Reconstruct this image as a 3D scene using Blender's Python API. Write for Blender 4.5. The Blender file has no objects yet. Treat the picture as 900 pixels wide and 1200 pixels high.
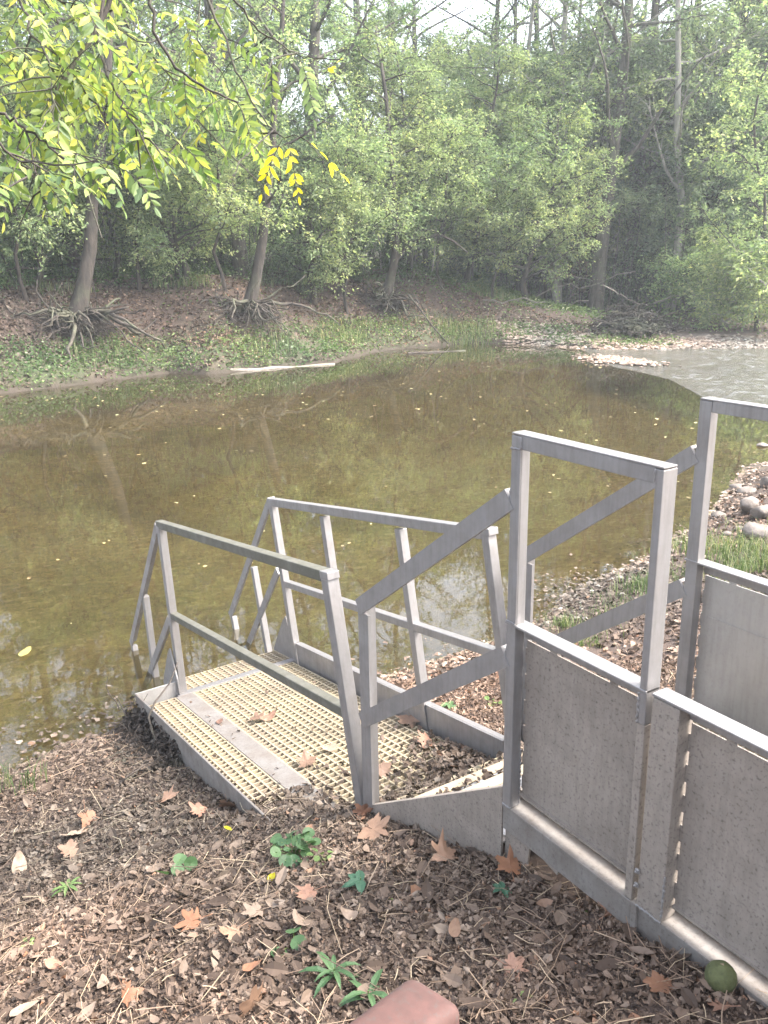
import bpy, math, random
import numpy as np
from mathutils import Vector, Matrix
rng = np.random.default_rng(7)
random.seed(7)
sc = bpy.context.scene
col = sc.collection

# ------------------------------------------------------------------ camera
RCAM = Matrix(((0.545, -0.229, 0.807), (0.839, 0.167, -0.518), (-0.016, 0.959, 0.283)))
_yaw, _pit, _rol = math.radians(57.277), math.radians(-16.463), math.radians(-0.974)
RCAM = Matrix.Rotation(_yaw, 3, 'Z') @ Matrix.Rotation(math.pi/2+_pit, 3, 'X') @ Matrix.Rotation(_rol, 3, 'Z')
CAM = Vector((1.871, -1.646, 3.087)); FPX = 1013.8
cd = bpy.data.cameras.new('camera'); cam = bpy.data.objects.new('camera', cd); col.objects.link(cam)
cam.matrix_world = Matrix.Translation(CAM) @ RCAM.to_4x4()
cd.sensor_fit = 'VERTICAL'; cd.sensor_height = 36; cd.lens = FPX/1200*36
cd.clip_start = 0.05; cd.clip_end = 600
sc.camera = cam

# ------------------------------------------------------------------ world, sun, exposure
SUN_EL, SUN_AZ = math.radians(50), math.radians(34)
w = bpy.data.worlds.new('World'); sc.world = w; w.use_nodes = True
nt = w.node_tree
bg = nt.nodes['Background']
sky = nt.nodes.new('ShaderNodeTexSky'); sky.sky_type = 'NISHITA'; sky.sun_disc = False
sky.sun_elevation = SUN_EL; sky.sun_rotation = SUN_AZ
sky.air_density = 1.0; sky.dust_density = 6.0; sky.ozone_density = 1.0
# the hazy overcast is paler than a clear sky: pull the colour most of the way to grey
hs = nt.nodes.new('ShaderNodeHueSaturation'); hs.inputs['Saturation'].default_value = 0.55
nt.links.new(sky.outputs[0], hs.inputs['Color']); nt.links.new(hs.outputs[0], bg.inputs[0])
bg.inputs[1].default_value = 0.15
sl = bpy.data.lights.new('sun', 'SUN'); so = bpy.data.objects.new('sun', sl); col.objects.link(so)
sl.energy = 1.0; sl.angle = math.radians(18); sl.color = (1, .95, .86)
sd = Vector((math.sin(SUN_AZ)*math.cos(SUN_EL), math.cos(SUN_AZ)*math.cos(SUN_EL), math.sin(SUN_EL)))
so.rotation_euler = sd.to_track_quat('Z', 'Y').to_euler(); so.location = (0, 0, 30)
sc.view_settings.view_transform = 'Standard'; sc.view_settings.look = 'None'
sc.view_settings.exposure = 2.7; sc.view_settings.gamma = 1
sc.cycles.max_bounces = 6; sc.cycles.diffuse_bounces = 3; sc.cycles.glossy_bounces = 3
sc.cycles.transmission_bounces = 4; sc.cycles.transparent_max_bounces = 8; sc.cycles.volume_bounces = 0

# ------------------------------------------------------------------ helpers
def ray(px, py):
    return (RCAM @ Vector(((px-450)/FPX, -(py-600)/FPX, -1)))
def onz(px, py, z):
    d = ray(px, py); return CAM + d*((z-CAM.z)/d.z)
def ony(px, py, y):
    d = ray(px, py); return CAM + d*((y-CAM.y)/d.y)
def at(px, py, depth):
    """point seen at a pixel of the photo, at a horizontal distance from the camera"""
    d = ray(px, py); return CAM + d*(depth/math.hypot(d.x, d.y))

class MB:
    def __init__(s): s.v = []; s.t = []; s.q = []; s.n = 0; s.col = []
    def add(s, v, tris=None, quads=None):
        v = np.asarray(v, float).reshape(-1, 3)
        s.v.append(v)
        if tris is not None and len(tris): s.t.append(np.asarray(tris, np.int64).reshape(-1, 3)+s.n)
        if quads is not None and len(quads): s.q.append(np.asarray(quads, np.int64).reshape(-1, 4)+s.n)
        s.n += len(v); return s
    def box(s, lo, hi, M=None, bev=0):
        x0, y0, z0 = lo; x1, y1, z1 = hi
        v = np.array([(x0,y0,z0),(x1,y0,z0),(x1,y1,z0),(x0,y1,z0),(x0,y0,z1),(x1,y0,z1),(x1,y1,z1),(x0,y1,z1)])
        if M is not None: v = M(v)
        return s.add(v, quads=[(0,3,2,1),(4,5,6,7),(0,1,5,4),(1,2,6,5),(2,3,7,6),(3,0,4,7)])
    def bar(s, a, b, wy, wz, up=(0,0,1)):
        """square bar from a to b; wz measured along up, wy sideways; centred"""
        a = np.array(a, float); b = np.array(b, float); d = b-a; d /= np.linalg.norm(d)
        u = np.array(up, float); u -= d*(u@d); u /= np.linalg.norm(u); n = np.cross(d, u)
        v = []
        for p in (a, b):
            for sy, sz in ((-1,-1),(1,-1),(1,1),(-1,1)): v.append(p+n*sy*wy/2+u*sz*wz/2)
        return s.add(v, quads=[(0,1,2,3),(7,6,5,4),(0,4,5,1),(1,5,6,2),(2,6,7,3),(3,7,4,0)])
    def tube(s, P, R, k=6):
        P = np.asarray(P, float); n = len(P); R = np.broadcast_to(np.asarray(R, float), (n,))
        T = np.gradient(P, axis=0); T /= np.linalg.norm(T, axis=1)[:, None]+1e-9
        ref = np.array([0.31, .93, .2]); 
        A = np.cross(T, ref); A /= np.linalg.norm(A, axis=1)[:, None]+1e-9; B = np.cross(T, A)
        th = np.arange(k)*2*np.pi/k
        v = P[:, None]+R[:, None, None]*(A[:, None]*np.cos(th)[None, :, None]+B[:, None]*np.sin(th)[None, :, None])
        i = np.arange(n-1)[:, None]*k; j = np.arange(k)[None]; j2 = (j+1) % k
        q = np.stack([i+j, i+j2, i+k+j2, i+k+j], -1).reshape(-1, 4)
        v = np.concatenate([v.reshape(-1, 3), P[-1:]]); e = (n-1)*k
        t = [(e+a, e+(a+1) % k, n*k) for a in range(k)]
        return s.add(v, tris=t, quads=q)
    def mesh(s, name, mat, smooth=False, off=(0,0,0)):
        me = bpy.data.meshes.new(name)
        v = np.concatenate(s.v)-np.array(off)
        t = np.concatenate(s.t) if s.t else np.zeros((0,3), int)
        q = np.concatenate(s.q) if s.q else np.zeros((0,4), int)
        me.vertices.add(len(v)); me.vertices.foreach_set('co', v.astype(np.float32).ravel())
        nl = len(t)*3+len(q)*4
        me.loops.add(nl); me.loops.foreach_set('vertex_index', np.concatenate([t.ravel(), q.ravel()]).astype(np.int32))
        me.polygons.add(len(t)+len(q))
        st = np.concatenate([np.arange(len(t))*3, len(t)*3+np.arange(len(q))*4]).astype(np.int32)
        me.polygons.foreach_set('loop_start', st)
        me.update(calc_edges=True)
        me.polygons.foreach_set('use_smooth', np.full(len(t)+len(q), bool(smooth)))
        if mat: me.materials.append(mat)
        me.validate() if False else None
        return me
    def build(s, name, mat, parent=None, smooth=False, bevel=0, **tags):
        off = parent_origin(parent) if parent is not None else (0,0,0)
        o = bpy.data.objects.new(name, s.mesh(name, mat, smooth, off)); col.objects.link(o)
        if parent is not None: o.parent = parent
        for k, v in tags.items(): o[k] = v
        if bevel:
            m = o.modifiers.new('bevel', 'BEVEL'); m.width = bevel; m.segments = 2; m.limit_method = 'ANGLE'
        return o
ORIG = {}
def parent_origin(p):
    return ORIG.get(p.name, (0,0,0))
def thing(name, label, cat, loc, group=None):
    o = bpy.data.objects.new(name, None); col.objects.link(o); o.empty_display_size = .1
    o.location = loc; ORIG[o.name] = tuple(loc)
    o['label'] = label; o['category'] = cat
    if group: o['group'] = group
    return o
def sub(o, root):
    """let sub-parts of o be built in the same frame as the thing"""
    ORIG[o.name] = ORIG[root.name]; return o
def instance(src, loc, rz=0, s=1.0, label=None, tilt=(0,0)):
    c = src.copy(); col.objects.link(c); c.location = loc; c.rotation_euler = (tilt[0], tilt[1], rz)
    c.scale = (s, s, s) if np.isscalar(s) else s
    if label: c['label'] = label
    for ch in src.children:
        k = ch.copy(); col.objects.link(k); k.parent = c
    return c

# ------------------------------------------------------------------ materials
def new_mat(name):
    m = bpy.data.materials.new(name); m.use_nodes = True
    n = m.node_tree; return m, n, n.nodes['Principled BSDF'], n.nodes.new, n.links.new
def ramp(n, stops, interp='LINEAR'):
    r = n.nodes.new('ShaderNodeValToRGB'); r.color_ramp.interpolation = interp
    e = r.color_ramp.elements
    while len(e) < len(stops): e.new(.5)
    for k, (p, c) in enumerate(stops): e[k].position = p; e[k].color = (*c, 1)
    return r
def noise(n, scale, detail=4, rough=.6, vec=None, dist=0):
    t = n.nodes.new('ShaderNodeTexNoise'); t.inputs['Scale'].default_value = scale
    t.inputs['Detail'].default_value = detail; t.inputs['Roughness'].default_value = rough
    t.inputs['Distortion'].default_value = dist
    if vec is not None: n.links.new(vec, t.inputs['Vector'])
    return t
def coords(n): return n.nodes.new('ShaderNodeNewGeometry').outputs['Position']
def bump(n, h, strength, dist, bs=None):
    b = n.nodes.new('ShaderNodeBump'); b.inputs['Strength'].default_value = strength; b.inputs['Distance'].default_value = dist
    n.links.new(h, b.inputs['Height'])
    if bs is not None: n.links.new(b.outputs[0], bs.inputs['Normal'])
    return b
def mixc(n, fac, a, b, mode='MIX'):
    m = n.nodes.new('ShaderNodeMix'); m.data_type = 'RGBA'; m.blend_type = mode
    for k, x in ((0, fac), (6, a), (7, b)):
        if hasattr(x, 'is_linked'): n.links.new(x, m.inputs[k])
        elif isinstance(x, tuple): m.inputs[k].default_value = (*x, 1)
        else: m.inputs[k].default_value = x
    return m.outputs[2]
def maprange(n, x, a, b, c=0., d=1.):
    m = n.nodes.new('ShaderNodeMapRange'); n.links.new(x, m.inputs[0])
    for k, v in zip((1,2,3,4), (a,b,c,d)): m.inputs[k].default_value = v
    return m.outputs[0]

def metal_mat(name, base, dirt, dirt_amt, rough=.42, speck=0.0, metallic=.5, algae=None):
    m, n, p, N, L = new_mat(name)
    pos = coords(n)
    n1 = noise(n, 6, 6, .65, pos); n2 = noise(n, 90, 4, .7, pos)
    mp = N('ShaderNodeMapping'); mp.inputs['Scale'].default_value = (60, 60, 5); L(pos, mp.inputs[0])
    n3 = noise(n, 1, 3, .6, mp.outputs[0])
    f = maprange(n, n1.outputs[0], .38, .68, dirt_amt*.35, min(1, dirt_amt*1.3))
    c = mixc(n, f, base, dirt)
    c = mixc(n, maprange(n, n3.outputs[0], .45, .7, 0, .28), c, tuple(x*.62 for x in dirt))
    if speck: c = mixc(n, maprange(n, n2.outputs[0], .54, .66, 0, speck), c, (.055,.045,.04))
    if algae:
        up = N('ShaderNodeNewGeometry'); 
        n4 = noise(n, 14, 5, .7, pos)
        c = mixc(n, maprange(n, n4.outputs[0], .3, .55, .55, 1.), c, algae)
    L(c, p.inputs['Base Color'])
    p.inputs['Metallic'].default_value = metallic
    L(maprange(n, n1.outputs[0], .3, .7, rough-.08, rough+.2), p.inputs['Roughness'])
    bump(n, n2.outputs[0], .25, .0015, p)
    return m
M = {}
M['alu'] = metal_mat('dull_aluminium', (.275,.27,.272), (.185,.168,.158), .55, .44)
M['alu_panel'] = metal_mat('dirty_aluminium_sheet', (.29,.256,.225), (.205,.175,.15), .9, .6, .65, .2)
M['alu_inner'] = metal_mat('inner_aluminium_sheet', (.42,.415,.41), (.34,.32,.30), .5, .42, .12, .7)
M['alu_algae'] = metal_mat('algae_stained_aluminium', (.25,.24,.225), (.17,.16,.14), .6, .6, .1, .3, (.10,.098,.078))
M['alu_beam'] = metal_mat('weathered_beam', (.25,.238,.225), (.17,.145,.125), .8, .7, .35, .4)

def grating_mat():
    m, n, p, N, L = new_mat('yellow_fibreglass')
    pos = coords(n); a = noise(n, 3.5, 5, .6, pos)
    c = mixc(n, maprange(n, a.outputs[0], .35, .65), (.34,.285,.185), (.27,.22,.16))
    b = noise(n, 30, 3, .6, pos)
    c = mixc(n, maprange(n, b.outputs[0], .5, .75, 0, .5), c, (.3,.23,.15))
    L(c, p.inputs['Base Color']); p.inputs['Roughness'].default_value = .7
    return m
M['grating'] = grating_mat()

def leaf_mat(name, stops, trans=.35, rough=.55, objvar=.0, interp='LINEAR', spec=.3, tgain=1.3):
    m, n, p, N, L = new_mat(name)
    g = N('ShaderNodeNewGeometry'); r = ramp(n, stops, interp); L(g.outputs['Random Per Island'], r.inputs[0])
    c = r.outputs[0]
    nz = noise(n, .35, 2, .5, g.outputs['Position'])
    c = mixc(n, 1.0, c, ramp_out(n, nz.outputs[0], (.72,.8,.8), (1.25,1.15,1.05)), 'MULTIPLY')
    if name == 'leaf_litter':
        nl = noise(n, 2.6, 5, .65, g.outputs['Position']); c = mixc(n, 1.0, c, ramp_out(n, nl.outputs[0], (.72,.68,.66), (1.2,1.17,1.15), .36, .64), 'MULTIPLY')
    if objvar:
        oi = N('ShaderNodeObjectInfo')
        c = mixc(n, 1.0, c, ramp_out(n, oi.outputs['Random'], (1-objvar,)*3, (1+objvar, 1+objvar*.9, 1+objvar*.3), 0, 1), 'MULTIPLY')
    L(c, p.inputs['Base Color']); p.inputs['Roughness'].default_value = rough
    p.inputs['Specular IOR Level'].default_value = spec
    t = N('ShaderNodeBsdfTranslucent'); 
    tc = mixc(n, 1.0, c, (tgain, tgain*1.1, tgain*.7), 'MULTIPLY'); L(tc, t.inputs[0])
    mx = N('ShaderNodeMixShader'); mx.inputs[0].default_value = trans
    L(p.outputs[0], mx.inputs[1]); L(t.outputs[0], mx.inputs[2])
    L(mx.outputs[0], n.nodes['Material Output'].inputs[0])
    return m
def ramp_out(n, x, a, b, lo=.35, hi=.65):
    r = ramp(n, [(lo, a), (hi, b)]); n.links.new(x, r.inputs[0]); return r.outputs[0]
M['leaf_mid'] = leaf_mat('forest_leaves', [(0,(.085,.13,.075)),(.45,(.155,.22,.13)),(.85,(.235,.30,.175)),(1,(.34,.37,.19))], .5, objvar=.22)
M['leaf_light'] = leaf_mat('light_willowy_leaves', [(0,(.12,.165,.10)),(.5,(.225,.285,.17)),(.85,(.31,.37,.22)),(1,(.41,.42,.23))], .5, objvar=.12)
M['leaf_blue'] = leaf_mat('blue_green_leaves', [(0,(.09,.13,.095)),(.5,(.17,.22,.155)),(1,(.26,.31,.22))], .5, objvar=.2)
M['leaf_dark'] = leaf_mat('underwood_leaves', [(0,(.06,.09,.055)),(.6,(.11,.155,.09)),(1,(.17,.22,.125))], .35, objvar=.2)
M['leaf_bank'] = leaf_mat('bank_herb_leaves', [(0,(.05,.085,.03)),(.6,(.10,.155,.055)),(.95,(.16,.22,.09)),(1,(.4,.42,.3))], .3)
M['leaf_over'] = leaf_mat('compound_leaves', [(0,(.08,.13,.06)),(.35,(.15,.21,.075)),(.7,(.245,.30,.09)),(.95,(.34,.37,.10)),(1,(.46,.41,.08))], .5, .5, spec=.35, tgain=1.3)
M['leaf_yellow'] = leaf_mat('yellow_leaves', [(0,(.6,.5,.03)),(1,(.85,.70,.06))], .5, .45)
M['litter'] = leaf_mat('leaf_litter', [(0,(.045,.031,.024)),(.3,(.090,.064,.050)),(.6,(.135,.099,.079)),(.85,(.185,.143,.118)),(.97,(.24,.192,.160)),(1,(.25,.13,.08))], .08, .75, spec=.35, tgain=1)
M['straw'] = leaf_mat('dry_stems', [(0,(.15,.10,.075)),(.6,(.27,.20,.15)),(1,(.40,.32,.23))], .1, .7, tgain=1)
M['leaf_pale_yellow'] = leaf_mat('pale_yellow_leaf', [(0,(.26,.22,.07)),(1,(.36,.31,.11))], .2, .6)
M['grass'] = leaf_mat('grass_blades', [(0,(.05,.08,.03)),(.55,(.11,.15,.06)),(.8,(.19,.22,.11)),(1,(.34,.30,.19))], .35, .5)
M['plant'] = leaf_mat('seedling_leaves', [(0,(.045,.095,.045)),(1,(.09,.155,.07))], .3, .5)
M['plant_yellow'] = leaf_mat('seedling_leaves_yellowgreen', [(0,(.09,.15,.05)),(1,(.17,.23,.085))], .3, .5)
M['plant_teal'] = leaf_mat('seedling_leaves_teal', [(0,(.04,.10,.065)),(1,(.07,.15,.095))], .3, .5)

def sheet_mat(name, a, b, c2, trans=.08):
    """one big dead leaf: blotched"""
    m, n, p, N, L = new_mat(name); pos = coords(n)
    n1 = noise(n, 22, 5, .65, pos); n2 = noise(n, 130, 2, .6, pos)
    c = mixc(n, maprange(n, n1.outputs[0], .35, .65), a, b)
    c = mixc(n, maprange(n, n2.outputs[0], .6, .75, 0, .6), c, c2)
    oi = N('ShaderNodeObjectInfo')
    c = mixc(n, 1.0, c, ramp_out(n, oi.outputs['Random'], (.75,.72,.7), (1.2,1.15,1.1), 0, 1), 'MULTIPLY')
    L(c, p.inputs['Base Color']); p.inputs['Roughness'].default_value = .65
    bump(n, n1.outputs[0], .5, .004, p)
    return m
M['syc_tan'] = sheet_mat('tan_dead_leaf', (.22,.14,.095), (.17,.105,.07), (.13,.07,.045))
M['syc_orange'] = sheet_mat('orange_dead_leaf', (.22,.11,.06), (.165,.08,.045), (.13,.06,.035))
M['syc_pale'] = sheet_mat('pale_dead_leaf', (.26,.20,.155), (.20,.15,.11), (.18,.12,.09))
M['syc_brown'] = sheet_mat('brown_dead_leaf', (.27,.15,.10), (.18,.10,.07), (.08,.045,.03))

def bark_mat(name, a, b, sc_=(9,9,2.2)):
    m, n, p, N, L = new_mat(name); tc = N('ShaderNodeTexCoord')
    mp = N('ShaderNodeMapping'); mp.inputs['Scale'].default_value = sc_; L(tc.outputs['Object'], mp.inputs[0])
    n1 = noise(n, 1, 6, .7, mp.outputs[0]); n2 = noise(n, 1.3, 3, .5, tc.outputs['Object'])
    c = mixc(n, maprange(n, n1.outputs[0], .35, .65), a, b)
    c = mixc(n, maprange(n, n2.outputs[0], .5, .7, 0, .5), c, (.12,.14,.08))
    L(c, p.inputs['Base Color']); p.inputs['Roughness'].default_value = .9
    bump(n, n1.outputs[0], .9, .04, p)
    return m
M['bark'] = bark_mat('grey_bark', (.04,.034,.029), (.115,.10,.086))
M['bark_dark'] = bark_mat('dark_bark', (.018,.015,.012), (.06,.048,.04))
M['bark_pale'] = bark_mat('pale_bark', (.20,.185,.16), (.36,.34,.30))
M['root'] = bark_mat('grey_root', (.028,.022,.018), (.08,.065,.054), (6,6,6))
M['driftwood'] = bark_mat('driftwood', (.15,.13,.11), (.27,.24,.21), (5,5,5))

def ground_mat():
    m, n, p, N, L = new_mat('ground'); pos = coords(n)
    at_ = N('ShaderNodeAttribute'); at_.attribute_name = 'zone'; at_.attribute_type = 'GEOMETRY'
    sep = N('ShaderNodeSeparateColor'); L(at_.outputs['Color'], sep.inputs[0])   # R gravel, G herbs, B wet bed
    n1 = noise(n, 14, 6, .7, pos); n2 = noise(n, 70, 4, .7, pos); n3 = noise(n, 1.3, 5, .6, pos); n4 = noise(n, .35, 4, .6, pos)
    soil = mixc(n, maprange(n, n1.outputs[0], .35, .65), (.045,.03,.023), (.105,.072,.057))
    soil = mixc(n, maprange(n, n2.outputs[0], .5, .68, 0, .6), soil, (.15,.105,.085))
    vor = N('ShaderNodeTexVoronoi'); vor.inputs['Scale'].default_value = 9; L(pos, vor.inputs['Vector'])
    gcol = N('ShaderNodeSeparateColor'); L(vor.outputs['Color'], gcol.inputs[0])
    grav = ramp(n, [(0,(.12,.09,.075)),(.6,(.24,.19,.16)),(1,(.40,.35,.31))]); L(gcol.outputs[0], grav.inputs[0])
    herb = mixc(n, maprange(n, n1.outputs[0], .4, .6), (.028,.038,.018), (.06,.075,.03))
    n5 = noise(n, 3.2, 5, .7, pos); soil = mixc(n, maprange(n, n5.outputs[0], .4, .62, 0, .7), soil, (.05,.034,.026)); c = mixc(n, sep.outputs[0], soil, grav.outputs[0]); c = mixc(n, sep.outputs[1], c, herb)
    # stream bed: silt with pebbles and darker leaf patches
    v2 = N('ShaderNodeTexVoronoi'); v2.inputs['Scale'].default_value = 13; L(pos, v2.inputs['Vector'])
    g2 = N('ShaderNodeSeparateColor'); L(v2.outputs['Color'], g2.inputs[0])
    bed = ramp(n, [(0,(.10,.072,.035)),(.5,(.22,.17,.085)),(.85,(.33,.27,.15)),(1,(.5,.44,.32))]); L(g2.outputs[1], bed.inputs[0])
    silt = mixc(n, maprange(n, n3.outputs[0], .35, .62), (.11,.093,.055), (.26,.22,.135))
    bedc = mixc(n, maprange(n, n1.outputs[0], .38, .6, .15, .75), silt, bed.outputs[0])
    bedc = mixc(n, maprange(n, n4.outputs[0], .52, .66, 0, .65), bedc, (.07,.055,.03))
    c = mixc(n, sep.outputs[2], c, bedc)
    L(c, p.inputs['Base Color']); p.inputs['Roughness'].default_value = .9
    sz = N('ShaderNodeSeparateXYZ'); L(pos, sz.inputs[0]); mf = N('ShaderNodeMath'); mf.operation = 'MULTIPLY'; L(maprange(n, sz.outputs[2], .02, .25, .85, 0), mf.inputs[0]); L(maprange(n, sep.outputs[2], 0, 1, 1, 0), mf.inputs[1]); c = mixc(n, mf.outputs[0], c, (.035,.026,.018)); L(c, p.inputs['Base Color'])
    h = mixc(n, .5, n1.outputs[0], n2.outputs[0]); bump(n, h, .8, .03, p)
    return m
M['ground'] = ground_mat()

def water_mat(name, rough_water=False):
    m, n, p, N, L = new_mat(name); pos = coords(n)
    n.nodes.remove(p)
    fr = N('ShaderNodeFresnel'); fr.inputs[0].default_value = 1.52
    gl = N('ShaderNodeBsdfGlossy'); gl.inputs['Roughness'].default_value = .13 if rough_water else .004
    gl.inputs[0].default_value = (1,1,1,1)
    tr = N('ShaderNodeBsdfTransparent'); tr.inputs[0].default_value = (.68,.62,.44,1)
    df = N('ShaderNodeBsdfDiffuse'); df.inputs[0].default_value = (.062,.053,.028,1) if not rough_water else (.20,.18,.13,1)
    mk = N('ShaderNodeMixShader'); 
    nz0 = noise(n, .3, 3, .5, pos); L(maprange(n, nz0.outputs[0], .3, .7, *((.5,.7) if rough_water else (.15,.40))), mk.inputs[0])
    L(tr.outputs[0], mk.inputs[1]); L(df.outputs[0], mk.inputs[2])
    mp = N('ShaderNodeMapping'); L(pos, mp.inputs[0])
    if rough_water:
        mp.inputs['Scale'].default_value = (1.0, 1.0, 1); mp.inputs['Rotation'].default_value = (0,0,.5)
        a = noise(n, 3.2, 5, .65, mp.outputs[0], .8); b = noise(n, 13, 4, .6, mp.outputs[0])
        h = mixc(n, .4, a.outputs[0], b.outputs[0]); bp = bump(n, h, 1, .10)
        foam_glare = mixc(n, maprange(n, a.outputs[0], .50, .66, 0, .9), (.09,.085,.07), (.27,.28,.29)); L(foam_glare, df.inputs[0])  # pale foam, with the sky glare on the ripples put into its colour
    else:
        a = noise(n, 1.1, 3, .5, mp.outputs[0]); b = noise(n, 7, 3, .55, mp.outputs[0])
        h = mixc(n, .25, a.outputs[0], b.outputs[0]); bp = bump(n, h, .25, .005)
    L(bp.outputs[0], fr.inputs['Normal']); L(bp.outputs[0], gl.inputs['Normal'])
    mx = N('ShaderNodeMixShader'); L(fr.outputs[0], mx.inputs[0]); L(mk.outputs[0], mx.inputs[1]); L(gl.outputs[0], mx.inputs[2])
    L(mx.outputs[0], n.nodes['Material Output'].inputs[0])
    return m
M['water'] = water_mat('stream_water'); M['riffle'] = water_mat('riffle_water', True)

def stone_mat(name, a, b):
    m, n, p, N, L = new_mat(name); pos = coords(n)
    n1 = noise(n, 7, 6, .65, pos); n2 = noise(n, 60, 3, .6, pos)
    c = mixc(n, maprange(n, n1.outputs[0], .35, .65), a, b)
    c = mixc(n, maprange(n, n2.outputs[0], .55, .7, 0, .4), c, tuple(x*.5 for x in a))
    L(c, p.inputs['Base Color']); p.inputs['Roughness'].default_value = .8
    bump(n, n1.outputs[0], .7, .03, p); return m
M['stone'] = stone_mat('field_stone', (.10,.083,.07), (.19,.162,.14))
M['pebble'] = leaf_mat('gravel_stones', [(0,(.10,.075,.058)),(.5,(.20,.155,.13)),(1,(.36,.31,.275))], .0, .8)
M['red'] = metal_mat('red_brown_paint', (.10,.040,.033), (.045,.026,.022), .9, .75, .6, 0)

# ------------------------------------------------------------------ terrain shape
NEAR = np.array([(-60,10),(-30,4),(-12,-1.5),(-6,-3),(-3,-3.35),(-1.4,-3.45),(-1.12,-3.485),(-.8,-3.56),(-.35,-3.6),(.4,-3.5),(1.47,-3.14),(2.15,-3.2),(2.87,-3.19),(4.1,-3.63),(5.4,-3.9),(7.2,-4.5),(9.7,-5.75),(12,-5.6),(20,-3.5),(35,4),(60,16),(130,60)])
FAR = np.array([(-19,-60),(-18.5,-30),(-19.5,-6),(-21,1.9),(-21.5,4.1),(-22.2,6.7),(-21.2,7.4),(-21.3,11.5),(-23.2,14.2),(-23.3,18),(-22,19.4),(-18.8,20.2),(-15.4,24.8),(-10,34),(5,60),(45,130)])
def near_x(y): return np.interp(y, NEAR[:,0], NEAR[:,1])
def far_dist(x, y):
    """signed distance beyond the far waterline (positive inland)"""
    P = np.stack([x, y], -1); best = np.full(x.shape, 1e9)
    for a, b in zip(FAR[:-1], FAR[1:]):
        d = b-a; t = np.clip(((P-a)@d)/(d@d), 0, 1); q = a+t[..., None]*d
        best = np.minimum(best, np.linalg.norm(P-q, axis=-1))
    fx = np.interp(y, FAR[:,1], FAR[:,0])
    return np.where(x < fx, best, -best)
def vnoise(x, y, s, seed=0):
    x = x*s+seed*17.3; y = y*s-seed*9.1; xi = np.floor(x).astype(int); yi = np.floor(y).astype(int); fx = x-xi; fy = y-yi
    def h(a, b):
        n = (a*374761393+b*668265263+seed*974634) & 0xffffffff; n = ((n ^ (n >> 13))*1274126177) & 0xffffffff
        return ((n ^ (n >> 16)) & 0xffff)/65535.
    fx = fx*fx*(3-2*fx); fy = fy*fy*(3-2*fy)
    return (h(xi,yi)*(1-fx)+h(xi+1,yi)*fx)*(1-fy)+(h(xi,yi+1)*(1-fx)+h(xi+1,yi+1)*fx)*fy-.5
def G(x, y):
    x = np.asarray(x, float); y = np.asarray(y, float)
    dn = x-near_x(y)
    hn = np.interp(dn, [-14,-8,-3,-1,0,.3,1.2,2.0,2.7,3.55,4.05,4.35,5.5,8,20,80], [-.9,-.75,-.5,-.22,0,.10,.27,.48,.80,1.12,1.22,1.31,1.46,1.6,2.0,4])
    df = far_dist(x, y)
    steep = np.interp(df, [-12,-4,-1,0,.25,.8,1.6,2.6,3.6,5,10,30,60,120], [-.9,-.75,-.5,0,.22,.45,.8,1.5,2.15,2.5,2.7,3.0,3.6,6])
    bar = np.interp(df, [-12,-4,0,3,8,12,18,30,60,120], [-.9,-.35,0,.25,.55,.95,2.0,3.0,3.8,6])
    t = np.clip((y-18-.45*np.maximum(df, 0)+1)/6, 0, 1); t = np.where(y > 55, np.clip((70-y)/15, 0, 1), t)
    hf = steep*(1-t)+bar*t
    z = np.maximum(hn, hf)
    amp = np.where(df > 0, .10, .03); amp2 = np.where(df > 0, .10, .022)
    nearland = np.clip(dn/1.5, 0, 1)
    z = z+vnoise(x, y, .6, 1)*amp*np.clip(np.maximum(np.maximum(dn, df), 0)/1.5+.1, 0, 1)*1.4+vnoise(x, y, 2.7, 2)*amp2+vnoise(x, y, 9, 3)*.02+vnoise(x, y, 24, 4)*.012*nearland
    q0 = (x-(-3.472))*.985+(z*0+.5-.262)*.1685; q1 = y-.075+.028*(x+3.472)
    deck = .262+.1685*q0-.072-.10
    inside = ((q0 > -.35) & (q0 < 2.46) & (q1 > -.04) & (q1 < .86)) | ((q0 > -.1) & (q0 < 1.45) & (q1 > -.29) & (q1 < 0))
    z = np.where(inside, np.minimum(z, deck), z)
    z = np.where((x > -.95) & (x < 0) & (y > .03) & (y < .90), np.minimum(z, .62), z)
    z = np.where((x >= 0) & (x < 2.6) & (y > .04) & (y < .92), np.minimum(z, 1.16), z)
    return z
def hit(px, py, dmax=120):
    """first terrain point seen at a photo pixel"""
    d = ray(px, py); d = np.array(d)/np.linalg.norm(d); c = np.array(CAM)
    t = np.concatenate([np.arange(.5, 12, .03), np.arange(12, dmax, .15)])
    P = c+t[:, None]*d; below = P[:,2] < G(P[:,0], P[:,1])
    k = int(np.argmax(below)) if below.any() else len(t)-1
    return P[k]

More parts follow.
